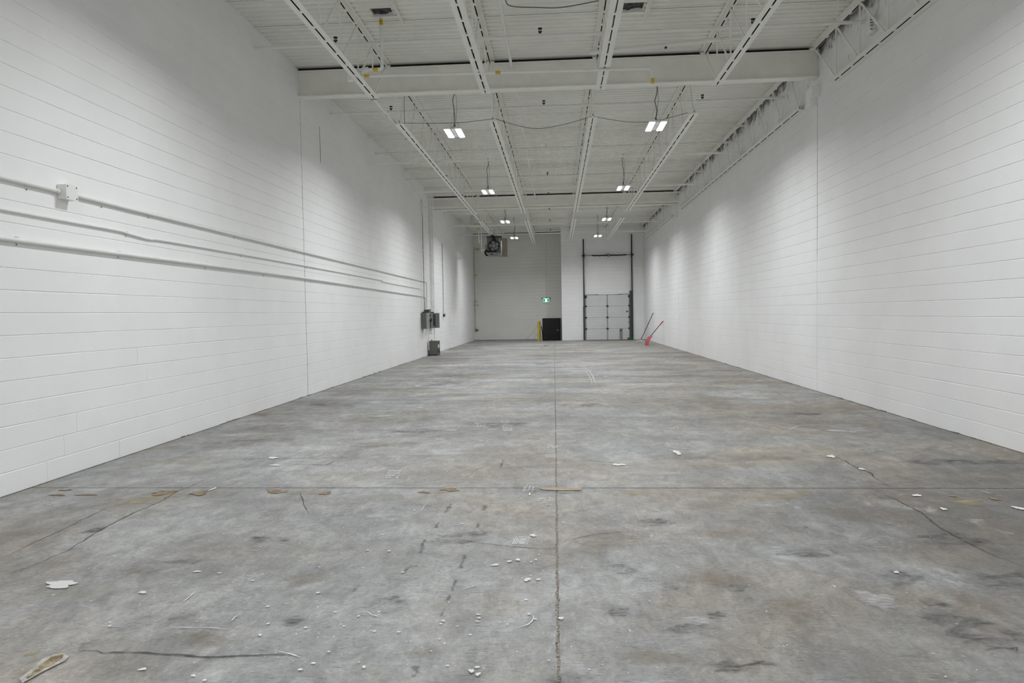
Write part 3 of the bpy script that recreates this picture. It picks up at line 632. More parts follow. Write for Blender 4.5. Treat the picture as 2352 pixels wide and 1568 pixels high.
for xa, zt in ((1.515, 5.62), (4.165, 5.84)):
    sgn = 1 if xa < 2.8 else -1
    g = G(); wd = .028
    g.box(xa-wd, xa+wd, Y_DOCK-.12, Y_DOCK-.108, 0, zt); g.box(xa-sgn*wd-.004, xa-sgn*wd+.004, Y_DOCK-.12, Y_DOCK-.03, 0, zt); g.obj('track', DARKSTEEL, d2)
    g = G(); g.box(xa-sgn*.03-.035, xa-sgn*.03+.035, Y_DOCK-.03, Y_DOCK-.001, 0, 2.75 if xa > 2.8 else 1.9); g.obj('angle_post', GALV, d2)
    g = G(); g.box(xa-sgn*.06-.03, xa-sgn*.06+.03, Y_DOCK-.02, Y_DOCK-.001, 1.9, 5.5); g.obj('wood_jamb', WALL, d2)
    g = G(); g.tube([(xa, Y_DOCK-.17, 4.70), (xa+sgn*.05, Y_DOCK-.17, 4.70)], [.13, .13], 20); g.tube([(xa-sgn*.09, Y_DOCK-.17, 4.70), (xa, Y_DOCK-.17, 4.70)], .05, 12); g.obj('cable_drum', DARKSTEEL, d2)
    G().tube([(xa-.02, Y_DOCK-.16, 4.68), (xa-.02+sgn*.07, Y_DOCK-.08, DH)], .005, 6).obj('lift_cable', CABLE, d2)
G().box(4.03, 4.15, Y_DOCK-.10, Y_DOCK-.03, 0, 2.72).obj('heavy_guide', GREYDK, d2)
G().tube([(1.45, Y_DOCK-.17, 4.70), (4.22, Y_DOCK-.17, 4.705)], .014, 8).obj('torsion_shaft', DARKSTEEL, d2)
for x0, x1, seed in ((1.97, 2.84, 1), (2.92, 3.87, 2)):
    g = G(); n = 60; R = .036
    for t in range(7):                        # coiled spring: stacked hoops, sagging a little
        pass
    g.tube([(x0+(x1-x0)*i/n, Y_DOCK-.17, 4.700+.006*math.sin(i*.35+seed)-.012*math.sin(PI*i/n)) for i in range(n+1)], [R+(.006 if i % 2 else -.004) for i in range(n+1)], 12)
    g.obj('torsion_spring', DARKSTEEL, d2)
G().box(2.85, 2.91, Y_DOCK-.22, Y_DOCK-.001, 4.62, 4.79).obj('spring_bracket', GALV, d2)
for x0, x1, z0, z1 in ((2.80, 2.965, 5.02, 5.60), (1.42, 1.56, 4.82, 5.54), (4.01, 4.14, 4.80, 5.58), (2.815, 2.95, 4.45, 4.62)):
    G().box(x0, x1, Y_DOCK-.035, Y_DOCK-.001, z0, z1).obj('mounting_pad', WALL, d2)
G().ring((4.01, Y_DOCK-.13, .96), .055, .008, 'y', 20, 6).obj('pull_ring', DARKSTEEL, d2)

# ================================================================ STEEL
beam_lab = ('white steel beam across the hall, the nearer, with a dark gap above it', 'white steel beam across the hall, the farther, behind the second row of lamps')
for by, lab in zip(BEAM_Y, beam_lab):
    t = thing('steel_beam', lab, 'beam', (0, by, 5.78))
    a, b = XL-.01, XR-.004
    G().box(a, b, by-.006, by+.006, 5.795, 6.255).obj('web', STEEL, t)
    G().box(a, b, by-.10, by+.10, 5.780, 5.796).obj('bottom_flange', STEEL, t)
    G().box(a, b, by-.10, by+.10, 6.252, 6.268).obj('top_flange', STEEL, t)
    G().box(a, b, by-.03, by+.03, 6.268 if by < 20 else 6.296, 6.328).obj('dark_gap_strip', PRIMER, t)  # black strip stands in for the dark of the open gap over the beam

def angle_pair(g, x, y0, y1, z, up):
    """two angles back to back with a slot between; vertical legs rise from z when up, else hang from z"""
    L, tk, s = .075, .007, .0115
    for q in (-1, 1):
        xa, xb = sorted((x+q*s, x+q*(s+tk))); inner = 5 if q > 0 else 3
        if up:
            g.box(xa, xb, y0, y1, z, z+L, 0, {inner: 1, 0: 0}); x2 = sorted((x+q*(s+tk), x+q*(s+L))); g.box(x2[0], x2[1], y0, y1, z, z+tk)
        else:
            g.box(xa, xb, y0, y1, z-L, z, 0, {inner: 1}); x2 = sorted((x+q*(s+tk), x+q*(s+L))); g.box(x2[0], x2[1], y0, y1, z-tk, z)
TOPZ = DECK-.004
BOTZ = CHORD_Z-.037
nth = ('first from the left wall', 'second from the left wall', 'third from the left wall', 'fourth from the left wall', 'tight against the right wall')
bay = ('before the nearer beam', 'between the two beams', 'beyond the farther beam')
def joist(i, bi, x, y0, y1, b0, b1, pratt):
    t = thing('roof_joist', 'white roof joist, ' + nth[i] + ', ' + bay[bi], 'joist', (x, y0, DECK), 'open web roof joists')
    g = G(); angle_pair(g, x, y0, y1, TOPZ, False)
    pn = .465 if pratt else .51
    for k in range(1, int((y1-y0)/pn)): yk = y0+k*pn; g.box(x-.0115, x+.0115, yk-.035, yk+.035, TOPZ-.078, TOPZ-.05)
    g.obj('top_chord', [STEEL, PRIMER], t)
    g = G(); angle_pair(g, x, b0, b1, BOTZ, True)
    for k in range(0, int((b1-b0)/pn)+1): yk = min(b0+.03+k*pn, b1-.03); g.box(x-.0115, x+.0115, yk-.03, yk+.03, BOTZ-.001, BOTZ+.03)
    g.obj('bottom_chord', [STEEL, PRIMER], t)
    zt, zb = TOPZ-.035, BOTZ+.035; H = zt-zb
    ww = .034 if i == 4 else .026
    for (ya, yb) in ((y0+.10, b0+.06), (y1-.10, b1-.06)):
        G().bar((x, ya, zt), (x, yb, zb), .019, ww).obj('end_web', STEEL, t)
    for ye in (y0, y1):
        g = G(); g.box(x-.075, x+.075, ye-.09 if ye == y1 else ye+.0, ye if ye == y1 else ye+.09, DECK-.062, DECK-.03); g.obj('bearing_seat', STEEL, t)
    span = b1-b0-.12
    if pratt:
        n = max(4, round(span/.93)); p = span/n
        me_v = G().bar((0, 0, 0), (0, 0, H), .019, ww).mesh('web_vertical', STEEL)
        me_d = G().bar((0, 0, 0), (0, p*.96, H), .019, ww).mesh('web_diagonal', STEEL)
        for k in range(n+1):
            y = b0+.06+k*p
            link('web_vertical', me_v, t, (0, y-y0-.02, zb-DECK))
            if k < n: link('web_diagonal', me_d, t, (0, y-y0+.02, zb-DECK))
    else:
        n = max(6, 2*round(span/1.02/1)); n += n % 2; p = span/n
        me_u = G().bar((0, 0, 0), (0, p*.97, H), .019, ww).mesh('web_diagonal', STEEL)
        me_d = G().bar((0, 0, H), (0, p*.97, 0), .019, ww).mesh('web_diagonal', STEEL)
        for k in range(n):
            link('web_diagonal', me_u if k % 2 == 0 else me_d, t, (0, b0+.06+k*p-y0, zb-DECK))
    return t
for i, x in enumerate(JOIST_X):
    joist(i, 0, x, Y_REAR+.05, BEAM_Y[0]-.015, Y_REAR+.9, 12.12, True)
    joist(i, 1, x + (.06 if i == 0 else -.04 if 0 < i < 4 else 0), BEAM_Y[0]+.015, BEAM_Y[1]-.015, 13.78, 26.55, False)
    yend = Y_FAR-.03 if i < 2 else Y_DOCK-.03
    joist(i, 2, x + (.05 if i == 0 else -.03 if 0 < i < 4 else 0), BEAM_Y[1]+.015, yend, 28.5, yend-1.2, False)

# bridging between the joists
br = ((17.9, 'before mid span of the middle bay'), (22.2, 'past mid span of the middle bay'), (25.55, 'just before the farther beam'), (31.0, 'just past the farther beam'), (34.6, 'before the far walls'))
for yb, where in br:
    for z, hi in ((6.20, 'upper'), (5.535, 'lower')):
        t = thing('bridging_angle', 'white bridging angle, %s of its pair, %s' % (hi, where), 'bridging', (0, yb, z), 'bridging angles')
        g = G(); g.box(XL, XR, yb-.002, yb+.002, z, z+.04); g.box(XL, XR, yb+.002, yb+.042, z, z+.004); g.obj('angle', STEEL, t)
        for x in (XL+.003, XR-.003): G().box(x-.004, x+.004, yb-.05, yb+.07, z-.05, z+.08).obj('wall_plate', STEEL, t)

# ================================================================ SPRINKLER LINES
def sprinkler_head(x, y, z, t, mt):
    g = G(); g.tube([(x, y, z), (x, y, z+.02), (x, y, z+.035)], [.013, .016, .012], 10)
    for s in (-1, 1): g.bar((x+s*.022, y, z+.035), (x+s*.018, y, z+.085), .008, .010)
    g.box(x-.03, x+.03, y-.012, y+.012, z+.028, z+.042); g.tube([(x, y, z+.036), (x, y, z+.08)], .006, 6)
    g.tube([(x, y, z+.082), (x, y, z+.092)], [.034, .034], 12); g.obj('sprinkler_head', mt, t)
where = ('nearest the camera, before the nearer beam', 'first one past the nearer beam', 'second one past the nearer beam', 'third one past the nearer beam', 'last one before the farther beam',
         'first one past the farther beam', 'second one past the farther beam', 'last one before the far walls')
for k, y in enumerate((11.15, 14.89, 18.63, 22.37, 26.11, 29.85, 33.59, 37.33)):
    z = 5.985; x1 = XR-.004
    t = thing('sprinkler_pipe', 'white sprinkler pipe across the ceiling, ' + where[k], 'pipe', (0, y, z), 'sprinkler branch pipes')
    G().tube([(XL, y, z), (x1, y, z)], .027, 12).obj('pipe', PIPE, t, True)
    for x in (-3.55, -.21 - .012*k, 3.13):
        sprinkler_head(x, y, z+.027, t, PIPE if k == 2 else BLACK)
        G().tube([(x-.035, y, z), (x+.035, y, z)], .034, 12).obj('tee', PIPE, t, True)
    for x in (-2.55, 4.12): 
        g = G(); g.tube([(x-.022, y, z), (x+.022, y, z)], .036, 12); g.obj('coupling', PIPE, t, True)
        G().tube([(x+.3, y, z+.02), (x+.3, y, DECK)], .006, 6).obj('hanger_rod', STEEL, t)
t = thing('cross_pipe', 'white pipe running askew to the others just before the nearer beam', 'pipe', (2, 12, 6.1))
G().tube([(.62, 12.27, 6.1), (3.2, 11.84, 6.1)], .036, 12).obj('pipe', PIPE, t, True)
G().tube([(1.62, 12.105, 6.1), (1.70, 12.09, 6.1)], .046, 12).obj('coupling', PIPE, t, True)
G().box(1.9, 1.94, 12.03, 12.08, 6.045, 6.06).obj('plug', BLACK, t)
t = thing('sprinkler_main', 'white pipe running lengthwise under the deck right of the second joists', 'pipe', (-.785, 20, 6.17))
G().tube([(-.772, Y_REAR+.03, 6.165), (-.80, 24, 6.165), (-.82, 36.5, 6.165)], .026, 12).obj('pipe', PIPE, t, True)
for y in (9.8, 16.9, 20.6, 25.3, 31.5): G().tube([(-.785, y-.03, 6.165), (-.785, y+.03, 6.165)], .034, 12).obj('coupling', PIPE, t, True)
for y in (8.5, 12.6, 18.0, 23.0, 29.0): G().tube([(-.785, y, 6.18), (-.785, y, DECK)], .006, 6).obj('hanger_rod', STEEL, t)

# ================================================================ GAS PIPING
GX, GZ = -3.292, 5.515
t = thing('gas_pipe', 'white gas pipe with yellow bands strapped along the left joists, branches at the nearer beam', 'pipe', (GX, 11, GZ))
G().tube([(GX, Y_REAR+.03, GZ), (GX, 13.0, GZ), (GX+.05, 16, GZ-.02), (GX+.09, 33.0, GZ-.03)], .034, 12).obj('main', PIPE, t, True)
def elbow(p, t): G().tube([(p[0]-.05, p[1], p[2]), (p[0]+.05, p[1], p[2])], .045, 12).obj('fitting', PIPE, t, True)
rz = 5.505
g = G(); g.tube([(GX, 11.0, rz), (-2.80, 11.0, rz), (-2.765, 11.0, rz+.012), (-2.752, 11.0, rz+.05), (-2.752, 11.0, DECK-.01)], .027, 12); g.obj('riser', PIPE, t, True)
elbow((-3.03, 11.0, rz), t)
g = G(); g.tube([(GX, 11.06, 5.43), (1.50, 11.06, 5.37), (1.54, 11.06, 5.355), (1.553, 11.06, 5.32), (1.553, 11.06, 5.18)], .022, 12); g.obj('branch', PIPE, t, True)
g = G(); g.tube([(GX, 11.06, 5.36), (GX, 11.06, 5.5)], .048, 12); g.obj('fitting', PIPE, t, True)
g = G(); g.tube([(.26, 11.06, 5.385), (.33, 11.06, 5.384)], .031, 12); g.obj('fitting', PIPE, t, True)
def band(p, q, r): G().tube([p, q], r, 14).obj('yellow_band', YELLOW, t, True)
for y in (8.74, 11.0-.12, 13.46, 16.82, 21.6, 26.0): band((GX+(.05 if y > 14 else 0), y-.045, GZ-(.02 if y > 14 else 0)), (GX+(.05 if y > 14 else 0), y+.045, GZ-(.02 if y > 14 else 0)), .0375)
band((-2.90, 11.0, rz), (-2.82, 11.0, rz), .031); band((-2.752, 11.0, 6.20), (-2.752, 11.0, 6.285), .031)
band((-3.06, 11.06, 5.427), (-2.98, 11.06, 5.426), .0265); band((-.93, 11.06, 5.40), (-.85, 11.06, 5.399), .0265); band((1.553, 11.06, 5.14), (1.553, 11.06, 5.215), .028)
for y in (9.6, 12.4, 15.2, 18.4, 22.8): G().box(GX-.04, GX+.08, y-.012, y+.012, GZ-.045, GZ-.035).obj('strap', GALV, t)

t = thing('gas_drop_pipe', 'white gas pipe with yellow bands in the far left corner, elbowing towards the heater', 'pipe', (-4.80, Y_FAR-.1, .6))
yg = Y_FAR-.10
G().tube([(-4.80, yg, .66), (-4.80, yg, 5.34), (-4.78, yg, 5.375), (-4.74, yg, 5.385), (-4.62, yg, 5.385)], .036, 12).obj('pipe', PIPE, t, True)
G().tube([(-4.62, yg, 5.385), (-4.45, yg, 5.385), (-3.66, 34.0, 4.75), (-3.50, 33.83, 4.74)], .026, 10).obj('feed_pipe', PIPE, t, True)
for z in (2.31, 3.86): G().tube([(-4.80, yg, z-.06), (-4.80, yg, z+.06)], .041, 12).obj('yellow_band', YELLOW, t, True)
G().tube([(-4.76, yg, 5.385), (-4.55, yg, 5.385)], .041, 12).obj('yellow_band', YELLOW, t, True)
g = G(); g.tube([(-4.80, yg, .56), (-4.80, yg, .66)], .05, 12); g.tube([(-4.80, yg, .60), (-4.68, yg-.02, .60)], .03, 10); g.obj('valve', GREYDK, t, True)
G().tube([(-4.80, yg, .69), (-4.80, yg, .75)], .045, 12).obj('yellow_band', YELLOW, t, True)
for z in (2.10,): G().box(-4.905, -4.66, yg-.02, yg+.088, z-.015, z+.015).obj('pipe_bracket', GREYLT, t)

# ================================================================ LAMPS
rows = ('over the camera', 'ahead of the camera, above the frame', 'first row past the nearer beam', 'second row past the nearer beam', 'third row, just past the farther beam', 'fourth row, before the far walls')
def lamp(x, y, side, row):
    t = thing('high_bay_lamp', 'hanging twin panel LED lamp, lit, %s one, %s' % (side, row), 'lamp', (x, y, LAMP_Z), 'high bay lamps')
    z = LAMP_Z
    for s in (-1, 1):
        xc = x+s*.113
        g = G(); g.box(xc-.068, xc+.068, y-.345, y+.345, z+.006, z+.045); g.obj('housing', WHITEP, t)
        n = 8; g = G(); pts = []
        for (cx, cy, a0) in ((.030, .31, 0), (-.030, .31, 90), (-.030, -.31, 180), (.030, -.31, 270)):
            for k in range(4):
                a = math.radians(a0+30*k); pts.append((xc+cx+.026*math.cos(a), y+cy+.026*math.sin(a), z))
        g.face(pts[::-1]); g.obj('lens', LENS, t)
        al = bpy.data.lights.new('led_panel', 'AREA'); al.shape = 'RECTANGLE'; al.size = .11; al.size_y = .66; al.energy = LAMP; al.color = LAMP_COL; al.spread = LAMP_SPREAD
        link('led_panel', al, t, (xc-x, 0, -.003))
    g = G(); g.box(x-.034, x+.034, y-.30, y+.30, z+.012, z+.05); g.obj('spine', WHITEP, t)
    g = G(); g.box(x-.045, x+.045, y-.16, y+.16, z+.05, z+.10); g.obj('driver_box', GREYLT, t)
    zc = z+.17
    for s in (-1, 1): G().tube([(x, y, zc+.28), (x+s*.12, y, z+.045)], .0022, 5).obj('hook_wire', CABLE, t)
    g = G(); g.tube([(x, y, z+.10), (x, y, zc+.02)], .020, 10); g.tube([(x, y, z+.10), (x, y, z+.112)], .032, 10); g.obj('hanger_hub', CABLE, t)
    r = random.Random(int(x*100+y*10))
    pts = [(x, y, zc)] + [(x+r.uniform(-.035, .035), y+r.uniform(-.03, .03), zc + (DECK-zc)*q) for q in (.2, .4, .6, .8)] + [(x+.01, y, DECK)]
    G().tube(pts, .0095, 7).obj('cord', CABLE, t, True)
    G().tube([(x+.02, y, zc+.05), (x+.055, y, zc+.4), (x+.02, y, DECK)], .004, 5).obj('chain', CABLE, t)
for ri, y in enumerate(LAMP_Y):
    for x, side in zip(LAMP_X, ('left', 'right')): lamp(x, y - (.8 if ri == 1 and x > 0 else 0), side, rows[ri])

def sag(name, lab, pts, r=.006):
    o = G().tube(pts, r, 6).obj(name, CABLE, None, True); return tag(o, lab, 'cable', 'drooping power cables')
def spline(P, n=6):
    out = []
    for i in range(len(P)-1):
        p0 = Vector(P[max(0, i-1)]); p1 = Vector(P[i]); p2 = Vector(P[i+1]); p3 = Vector(P[min(len(P)-1, i+2)])
        for k in range(n):
            t = k/n; out.append(.5*((2*p1)+(p2-p0)*t+(2*p0-5*p1+4*p2-p3)*t*t+(3*p1-p0-3*p2+p3)*t**3))
    out.append(Vector(P[-1])); return out
yc = 14.32
sag('power_cable', 'thin grey cable from first joist past the left lamp nearest the camera', spline([(-3.12, yc, 6.2), (-3.13, yc, 5.62), (-3.05, yc, 5.57), (-2.07, yc, 5.54), (-1.66, yc, 5.56), (-1.24, yc, 5.60)]))
sag('power_cable', 'thin grey cable sagging between the second and third joists past the nearer beam', spline([(-1.22, yc, 5.60), (-.93, yc, 5.49), (-.53, yc, 5.385), (-.21, yc, 5.37), (.24, yc, 5.44), (.76, yc, 5.57)]))
sag('power_cable', 'thin grey cable sagging between third and fourth joists beside the right lamp nearest the camera', spline([(.78, yc, 5.58), (1.13, yc, 5.50), (1.48, yc, 5.44), (1.83, yc, 5.42), (2.10, yc, 5.44), (2.72, yc, 5.58)]))
sag('power_cable', 'grey cable drooping at the top of the picture between second and third joists', spline([(-.72, 9.6, 6.2), (-.69, 10.1, 6.12), (-.62, 10.28, 6.09), (-.26, 10.34, 6.08), (.13, 10.38, 6.08), (.67, 10.31, 6.12)]), .009)

# ================================================================ ROOF OPENINGS
for (x0, x1, y0, y1), lab, seed in zip(HOLES, ('small square roof opening with black lining at the gas riser, left', 'small square roof opening with black lining, right, top of picture'), (1, 2)):
    t = thing('roof_opening', lab, 'roof opening', ((x0+x1)/2, (y0+y1)/2, DECK), 'roof openings')
    r = random.Random(seed); g = G(); n = 6; vv = {}
    for i in range(n+1):
        for j in range(n+1): vv[i, j] = (x0-.02+(x1-x0+.04)*i/n, y0-.02+(y1-y0+.04)*j/n, DECK+.035+r.uniform(-.025, .025))
    for i in range(n):
        for j in range(n): g.face([vv[i, j], vv[i, j+1], vv[i+1, j+1], vv[i+1, j]])
    g.obj('lining', FOIL, t)
    g = G(); g.box(x0-.012, x0, y0, y1, DECK-.01, DECK+.05); g.box(x1, x1+.012, y0, y1, DECK-.01, DECK+.05); g.box(x0, x1, y1, y1+.012, DECK-.02, DECK+.05); g.obj('curb', STEEL, t)
    xa = x1+.07
    g = G(); g.box(xa-.03, xa+.03, y0-.25, y1+.28, DECK-.010, DECK-.002); g.box(xa+.024, xa+.03, y0-.25, y1+.28, DECK-.06, DECK-.010); g.obj('frame_angle', STEEL, t)
    g = G(); g.box(x0-.05, x1+.04, y1+.03, y1+.09, DECK-.010, DECK-.002); g.obj('frame_angle', STEEL, t)

# ================================================================ LEFT WALL SERVICES
def conduit(name, lab, path, r, straps, cat='conduit'):
    t = thing(name, lab, cat, path[0][0] if isinstance(path[0], list) else path[0])
    for q in (path if isinstance(path[0], list) else [path]): G().tube(q, r, 12).obj('tube', PIPE, t, True)
    for y, z in straps:
        g = G(); g.box(XL+.0015, XL+.026+r*.6, y-.010, y+.010, z+r, z+r+.004); g.box(XL+.0015, XL+.006, y-.010, y+.010, z-r-.028, z+r+.006); g.obj('strap', PIPE, t)
        G().box(XL+.006, XL+.010, y-.005, y+.005, z-r-.026, z-r-.016).obj('screw', GREYDK, t)
    return t
cx = XL+.027
conduit('conduit', 'white conduit along the left wall, topmost of three, through a junction box',
        [[(cx, Y_REAR+.02, 2.83), (cx, 6.45, 2.826)], spline([(cx, 6.71, 2.826), (cx, 12.86, 2.808), (cx, 25.40, 2.785)], 10) + [(cx, 25.50, 2.775), (cx, 25.55, 2.72), (cx, 25.55, 1.80)]], .0205, [(y, 2.815) for y in (6.1, 7.15, 8.0, 10.2, 12.6, 15.5, 18.5, 22.0)])
conduit('conduit', 'thin white conduit with a kink along the left wall, middle of three',
        spline([(cx-.009, Y_REAR+.02, 2.545), (cx-.009, 5.73, 2.545), (cx-.009, 7.30, 2.548), (cx-.009, 7.6, 2.535), (cx-.009, 8.0, 2.517), (cx-.009, 8.6, 2.533), (cx-.009, 12.84, 2.547), (cx-.009, 18.6, 2.545), (cx-.009, 19.3, 2.51), (cx-.009, 24.3, 2.498)], 8) + [(cx+.03, 24.42, 2.49), (cx+.05, 24.47, 2.44), (cx+.05, 24.47, 1.70)], .0135, [(y, 2.54) for y in (7.55, 10.4, 13.2, 16.0, 21.0)])
conduit('conduit', 'white conduit along the left wall, lowest of three, just above a bed joint',
        spline([(cx, Y_REAR+.02, 2.285), (cx, 5.72, 2.287), (cx, 12.82, 2.303), (cx, 20, 2.26), (cx, 24.5, 2.235)], 10) + [(cx, 25.2, 2.20), (cx, 25.26, 2.15), (cx, 25.26, 1.80)], .0225, [(y, 2.292) for y in (5.95, 7.4, 9.3, 11.2, 13.4, 16.2, 19.4, 22.6)])
t = thing('junction_box', 'white square junction box on the top conduit, near the left edge', 'electrical box', (XL, 6.58, 2.82))
G().box(XL+.0015, XL+.095, 6.50, 6.655, 2.755, 2.895).obj('box', PIPE, t); G().box(XL+.0955, XL+.100, 6.495, 6.66, 2.75, 2.90).obj('cover', PIPE, t)
for y, z in ((6.515, 2.88), (6.64, 2.88), (6.515, 2.77), (6.64, 2.77)): G().box(XL+.100, XL+.103, y-.006, y+.006, z-.006, z+.006).obj('screw', GREYDK, t)
for ya, yb in ((6.453, 6.50), (6.655, 6.705)): G().tube([(cx, ya, 2.825), (cx, yb, 2.825)], .0245, 12).obj('connector', PIPE, t, True)

def riser(lab, y, z0, z1, r=.02, mt=None, x=None, top=None):
    t = thing('conduit', lab, 'conduit', (XL, y, z0)); x = x or XL+.035
    pts = [(x, y, z0), (x, y, z1)] + (top or []); G().tube(pts, r, 10).obj('tube', mt or PIPE, t, True)
    for z in [z0+.4+.9*k for k in range(int((z1-z0)/.9)) if z0+.4+.9*k < z1-.1]: G().box(XL+.0015, x+r+.004, y-r-.02, y+r+.02, z-.012, z+.012).obj('strap', PIPE, t)
    return t
t = riser('thin dark conduit on the left wall ending in loose wire near the roof', 24.76, 1.70, 5.15, .012, CAULK, XL+.075)
g = G(); g.tube(spline([(XL+.075, 24.76, 5.12), (XL+.06, 24.60, 5.35), (XL+.05, 24.72, 5.75), (XL+.05, 24.95, 5.55), (XL+.06, 24.9, 5.25), (XL+.075, 24.76, 5.10)]), .006, 6); g.obj('wire_loop', CAULK, t, True)
ytop = [(XL+.05, 26.40, 6.16), (XL+.10, 26.40, 6.205), (XL+.22, 26.40, 6.222), (XR-.3, 26.40, 6.222)]
riser('fat white conduit above the breaker panel, bending under the roof', 26.40, 1.675, 6.08, .026, PIPE, XL+.04, ytop)
riser('white conduit rising from the breaker panel, right of the fat one', 26.68, 1.675, 6.2, .020, PIPE, XL+.03)
riser('white conduit from roof down to the transformer, rightmost of the risers', 27.02, .60, 6.2, .016, PIPE, XL+.03)
riser('short capped white conduit on the left wall right of the breaker panel', 27.55, 1.24, 1.78, .014, PIPE)
t = thing('switch_box', 'small grey switch box on the left wall under a long thin conduit', 'electrical box', (XL, 29.3, 1.53))
G().box(XL, XL+.11, 29.24, 29.36, 1.46, 1.60).obj('box', GREYLT, t); G().box(XL+.111, XL+.116, 29.23, 29.37, 1.45, 1.61).obj('cover', WHITEP, t); G().box(XL+.02, XL+.08, 29.232, 29.239, 1.49, 1.57).obj('knockout', BLACK, t)
riser('long thin white conduit on the left wall above the small switch box', 29.32, 1.61, 4.62, .011, CAULK, XL+.02)

t = thing('disconnect_switch', 'tall grey disconnect switch on the left wall, leftmost of the electrical boxes', 'electrical box', (XL, 24.6, 1.05))
G().box(XL, XL+.20, 24.45, 24.98, 1.055, 1.625).obj('box', GREYBOX, t); G().box(XL+.201, XL+.218, 24.43, 25.0, 1.05, 1.63).obj('cover', GREYLT, t)
g = G(); g.tube([(XL+.219, 24.95, 1.33), (XL+.29, 24.95, 1.33)], .02, 8); g.bar((XL+.28, 24.95, 1.30), (XL+.30, 24.93, 1.43), .03, .03); g.obj('lever', BLACK, t)
for y in (24.50, 24.72): G().tube([(XL+.06, y, 1.625), (XL+.06, y, 1.675)], .024, 10).obj('connector', GREYDK, t)
t = thing('splice_box', 'small dark grey box above the disconnect switch', 'electrical box', (XL, 25.1, 1.5))
G().box(XL, XL+.19, 25.04, 25.36, 1.44, 1.755).obj('box', GREYDK, t); G().box(XL+.191, XL+.20, 25.03, 25.37, 1.43, 1.765).obj('cover', TAUPE, t); G().tube([(XL+.2, 25.12, 1.53), (XL+.24, 25.12, 1.53)], .025, 8).obj('knob', BLACK, t)
t = thing('wireway', 'narrow dark grey trough between the disconnect switch and breaker panel', 'electrical box', (XL, 25.5, 1.05))
G().box(XL, XL+.17, 25.42, 25.68, 1.07, 1.50).obj('box', GREYDK, t); G().box(XL+.171, XL+.18, 25.41, 25.69, 1.065, 1.505).obj('cover', TAUPE, t)
t = thing('breaker_panel', 'grey breaker panel with open black face on the left wall, above the transformer', 'electrical box', (XL, 26.2, 1.05))
G().box(XL, XL+.15, 25.98, 26.62, 1.04, 1.62).obj('box', GREYLT, t); G().box(XL+.151, XL+.158, 26.02, 26.58, 1.06, 1.60).obj('face', BLACK, t)
for k in range(7): G().box(XL+.159, XL+.175, 26.12, 26.30, 1.12+.06*k, 1.155+.06*k).obj('breaker', BLACK, t)
G().box(XL+.159, XL+.18, 26.05, 26.11, 1.40, 1.46).obj('tag', RED, t); G().box(XL+.159, XL+.18, 26.05, 26.10, 1.08, 1.12).obj('tag', LABELW, t)
g = G(); g.box(XL+.15, XL+.30, 26.63, 26.645, 1.04, 1.62); g.obj('door', GREYLT, t)
for y in (26.40, 26.68): G().tube([(XL+.04, y, 1.62), (XL+.04, y, 1.67)], .035, 10).obj('connector', GREYDK, t)
t = thing('transformer', 'taupe floor transformer with vents and label, against the left wall below the panels', 'transformer', (-4.72, 25.9, 0))
tx0, tx1, ty0, ty1 = -4.88, -4.545, 25.66, 26.20
G().box(tx0, tx1, ty0, ty1, .07, .545).obj('case', TAUPE, t); G().box(tx0+.01, tx1+.005, ty0-.008, ty1, .0, .068).obj('skirt', GREYDK, t)
G().box(tx0, tx1+.008, ty0-.008, ty1+.006, .546, .558).obj('lid', TAUPE, t)
G().box(tx1+.001, tx1+.006, ty0+.03, ty1-.03, .09, .52).obj('side_panel', GREYDK, t); G().box(tx1+.007, tx1+.010, ty0+.07, ty0+.34, .30, .42).obj('label_plate', LABELW, t)
for k in range(5): G().box(tx1+.007, tx1+.018, ty0+.06, ty1-.06, .105+.025*k, .115+.025*k).obj('louvre', BLACK, t)
G().box(-4.69, -4.66, ty0-.004, ty0-.001, .365, .38).obj('badge', YELLOWP, t)
g = G(); g.tube([(tx0+.06, 26.0, .558), (tx0+.06, 26.0, .60)], .03, 10); g.obj('connector', GREYLT, t)
t = riser('curved grey whip at the left side of the transformer', 25.55, .22, .95, .014, PIPE, XL+.06)

# ================================================================ HEATER
hx0, hx1, hy0, hy1, hz0, hz1 = -3.43, -2.75, 34.0, 34.62, 4.44, 5.40
t = thing('unit_heater', 'grey gas unit heater with a black fan hanging by the left of the far wall', 'heater', (-3.09, 34.3, hz0))
G().box(hx0, hx1, hy0+.05, hy1, 4.60, 5.36).obj('case', HEAT, t)
G().box(hx1+.001, hx1+.006, hy0+.05, hy1, 4.60, 5.36).obj('side_panel', BLACK, t); G().box(hx1-.009, hx1-.003, hy0-.08, hy1-.1, 4.445, 4.59).obj('pan_end_blackout', BLACK, t)  # added black covers darken the case side and pan end against lamp glare
g = G(); g.box(hx0-.02, hx1+.02, hy0-.02, hy1+.02, 5.365, 5.40); g.obj('top_rail', DARKSTEEL, t)
g = G(); g.box(hx0+.05, hx1-.01, hy0-.08, hy1-.1, 4.44, 4.595); g.obj('bottom_pan', GALV, t)
G().box(-3.24, -3.12, hy0-.086, hy0-.081, 4.49, 4.55).obj('label_plate', GREYDK, t)
fc = (-3.09, hy0+.02, 4.93)
G().ring(fc, .262, .022, 'y', 36, 8).obj('fan_guard', BLACK, t, True)
g = G(); g.tube([(fc[0], hy0+.045, fc[2]), (fc[0], hy0+.048, fc[2])], .255, 32); g.obj('fan_throat', BLACK, t)
g = G()
for k in range(5):                             # five paddle blades at rest
    a = 2*PI*k/5+.5
    for q0, q1, w0, w1 in ((.05, .13, .045, .085), (.13, .235, .085, .10)):
        def P(rad, off, dy): return (fc[0]+rad*math.cos(a)-off*math.sin(a), hy0+dy, fc[2]+rad*math.sin(a)+off*math.cos(a))
        g.face([P(q0, -w0, .035), P(q1, -w1, .038), P(q1, w1, -.005), P(q0, w0, .0)])
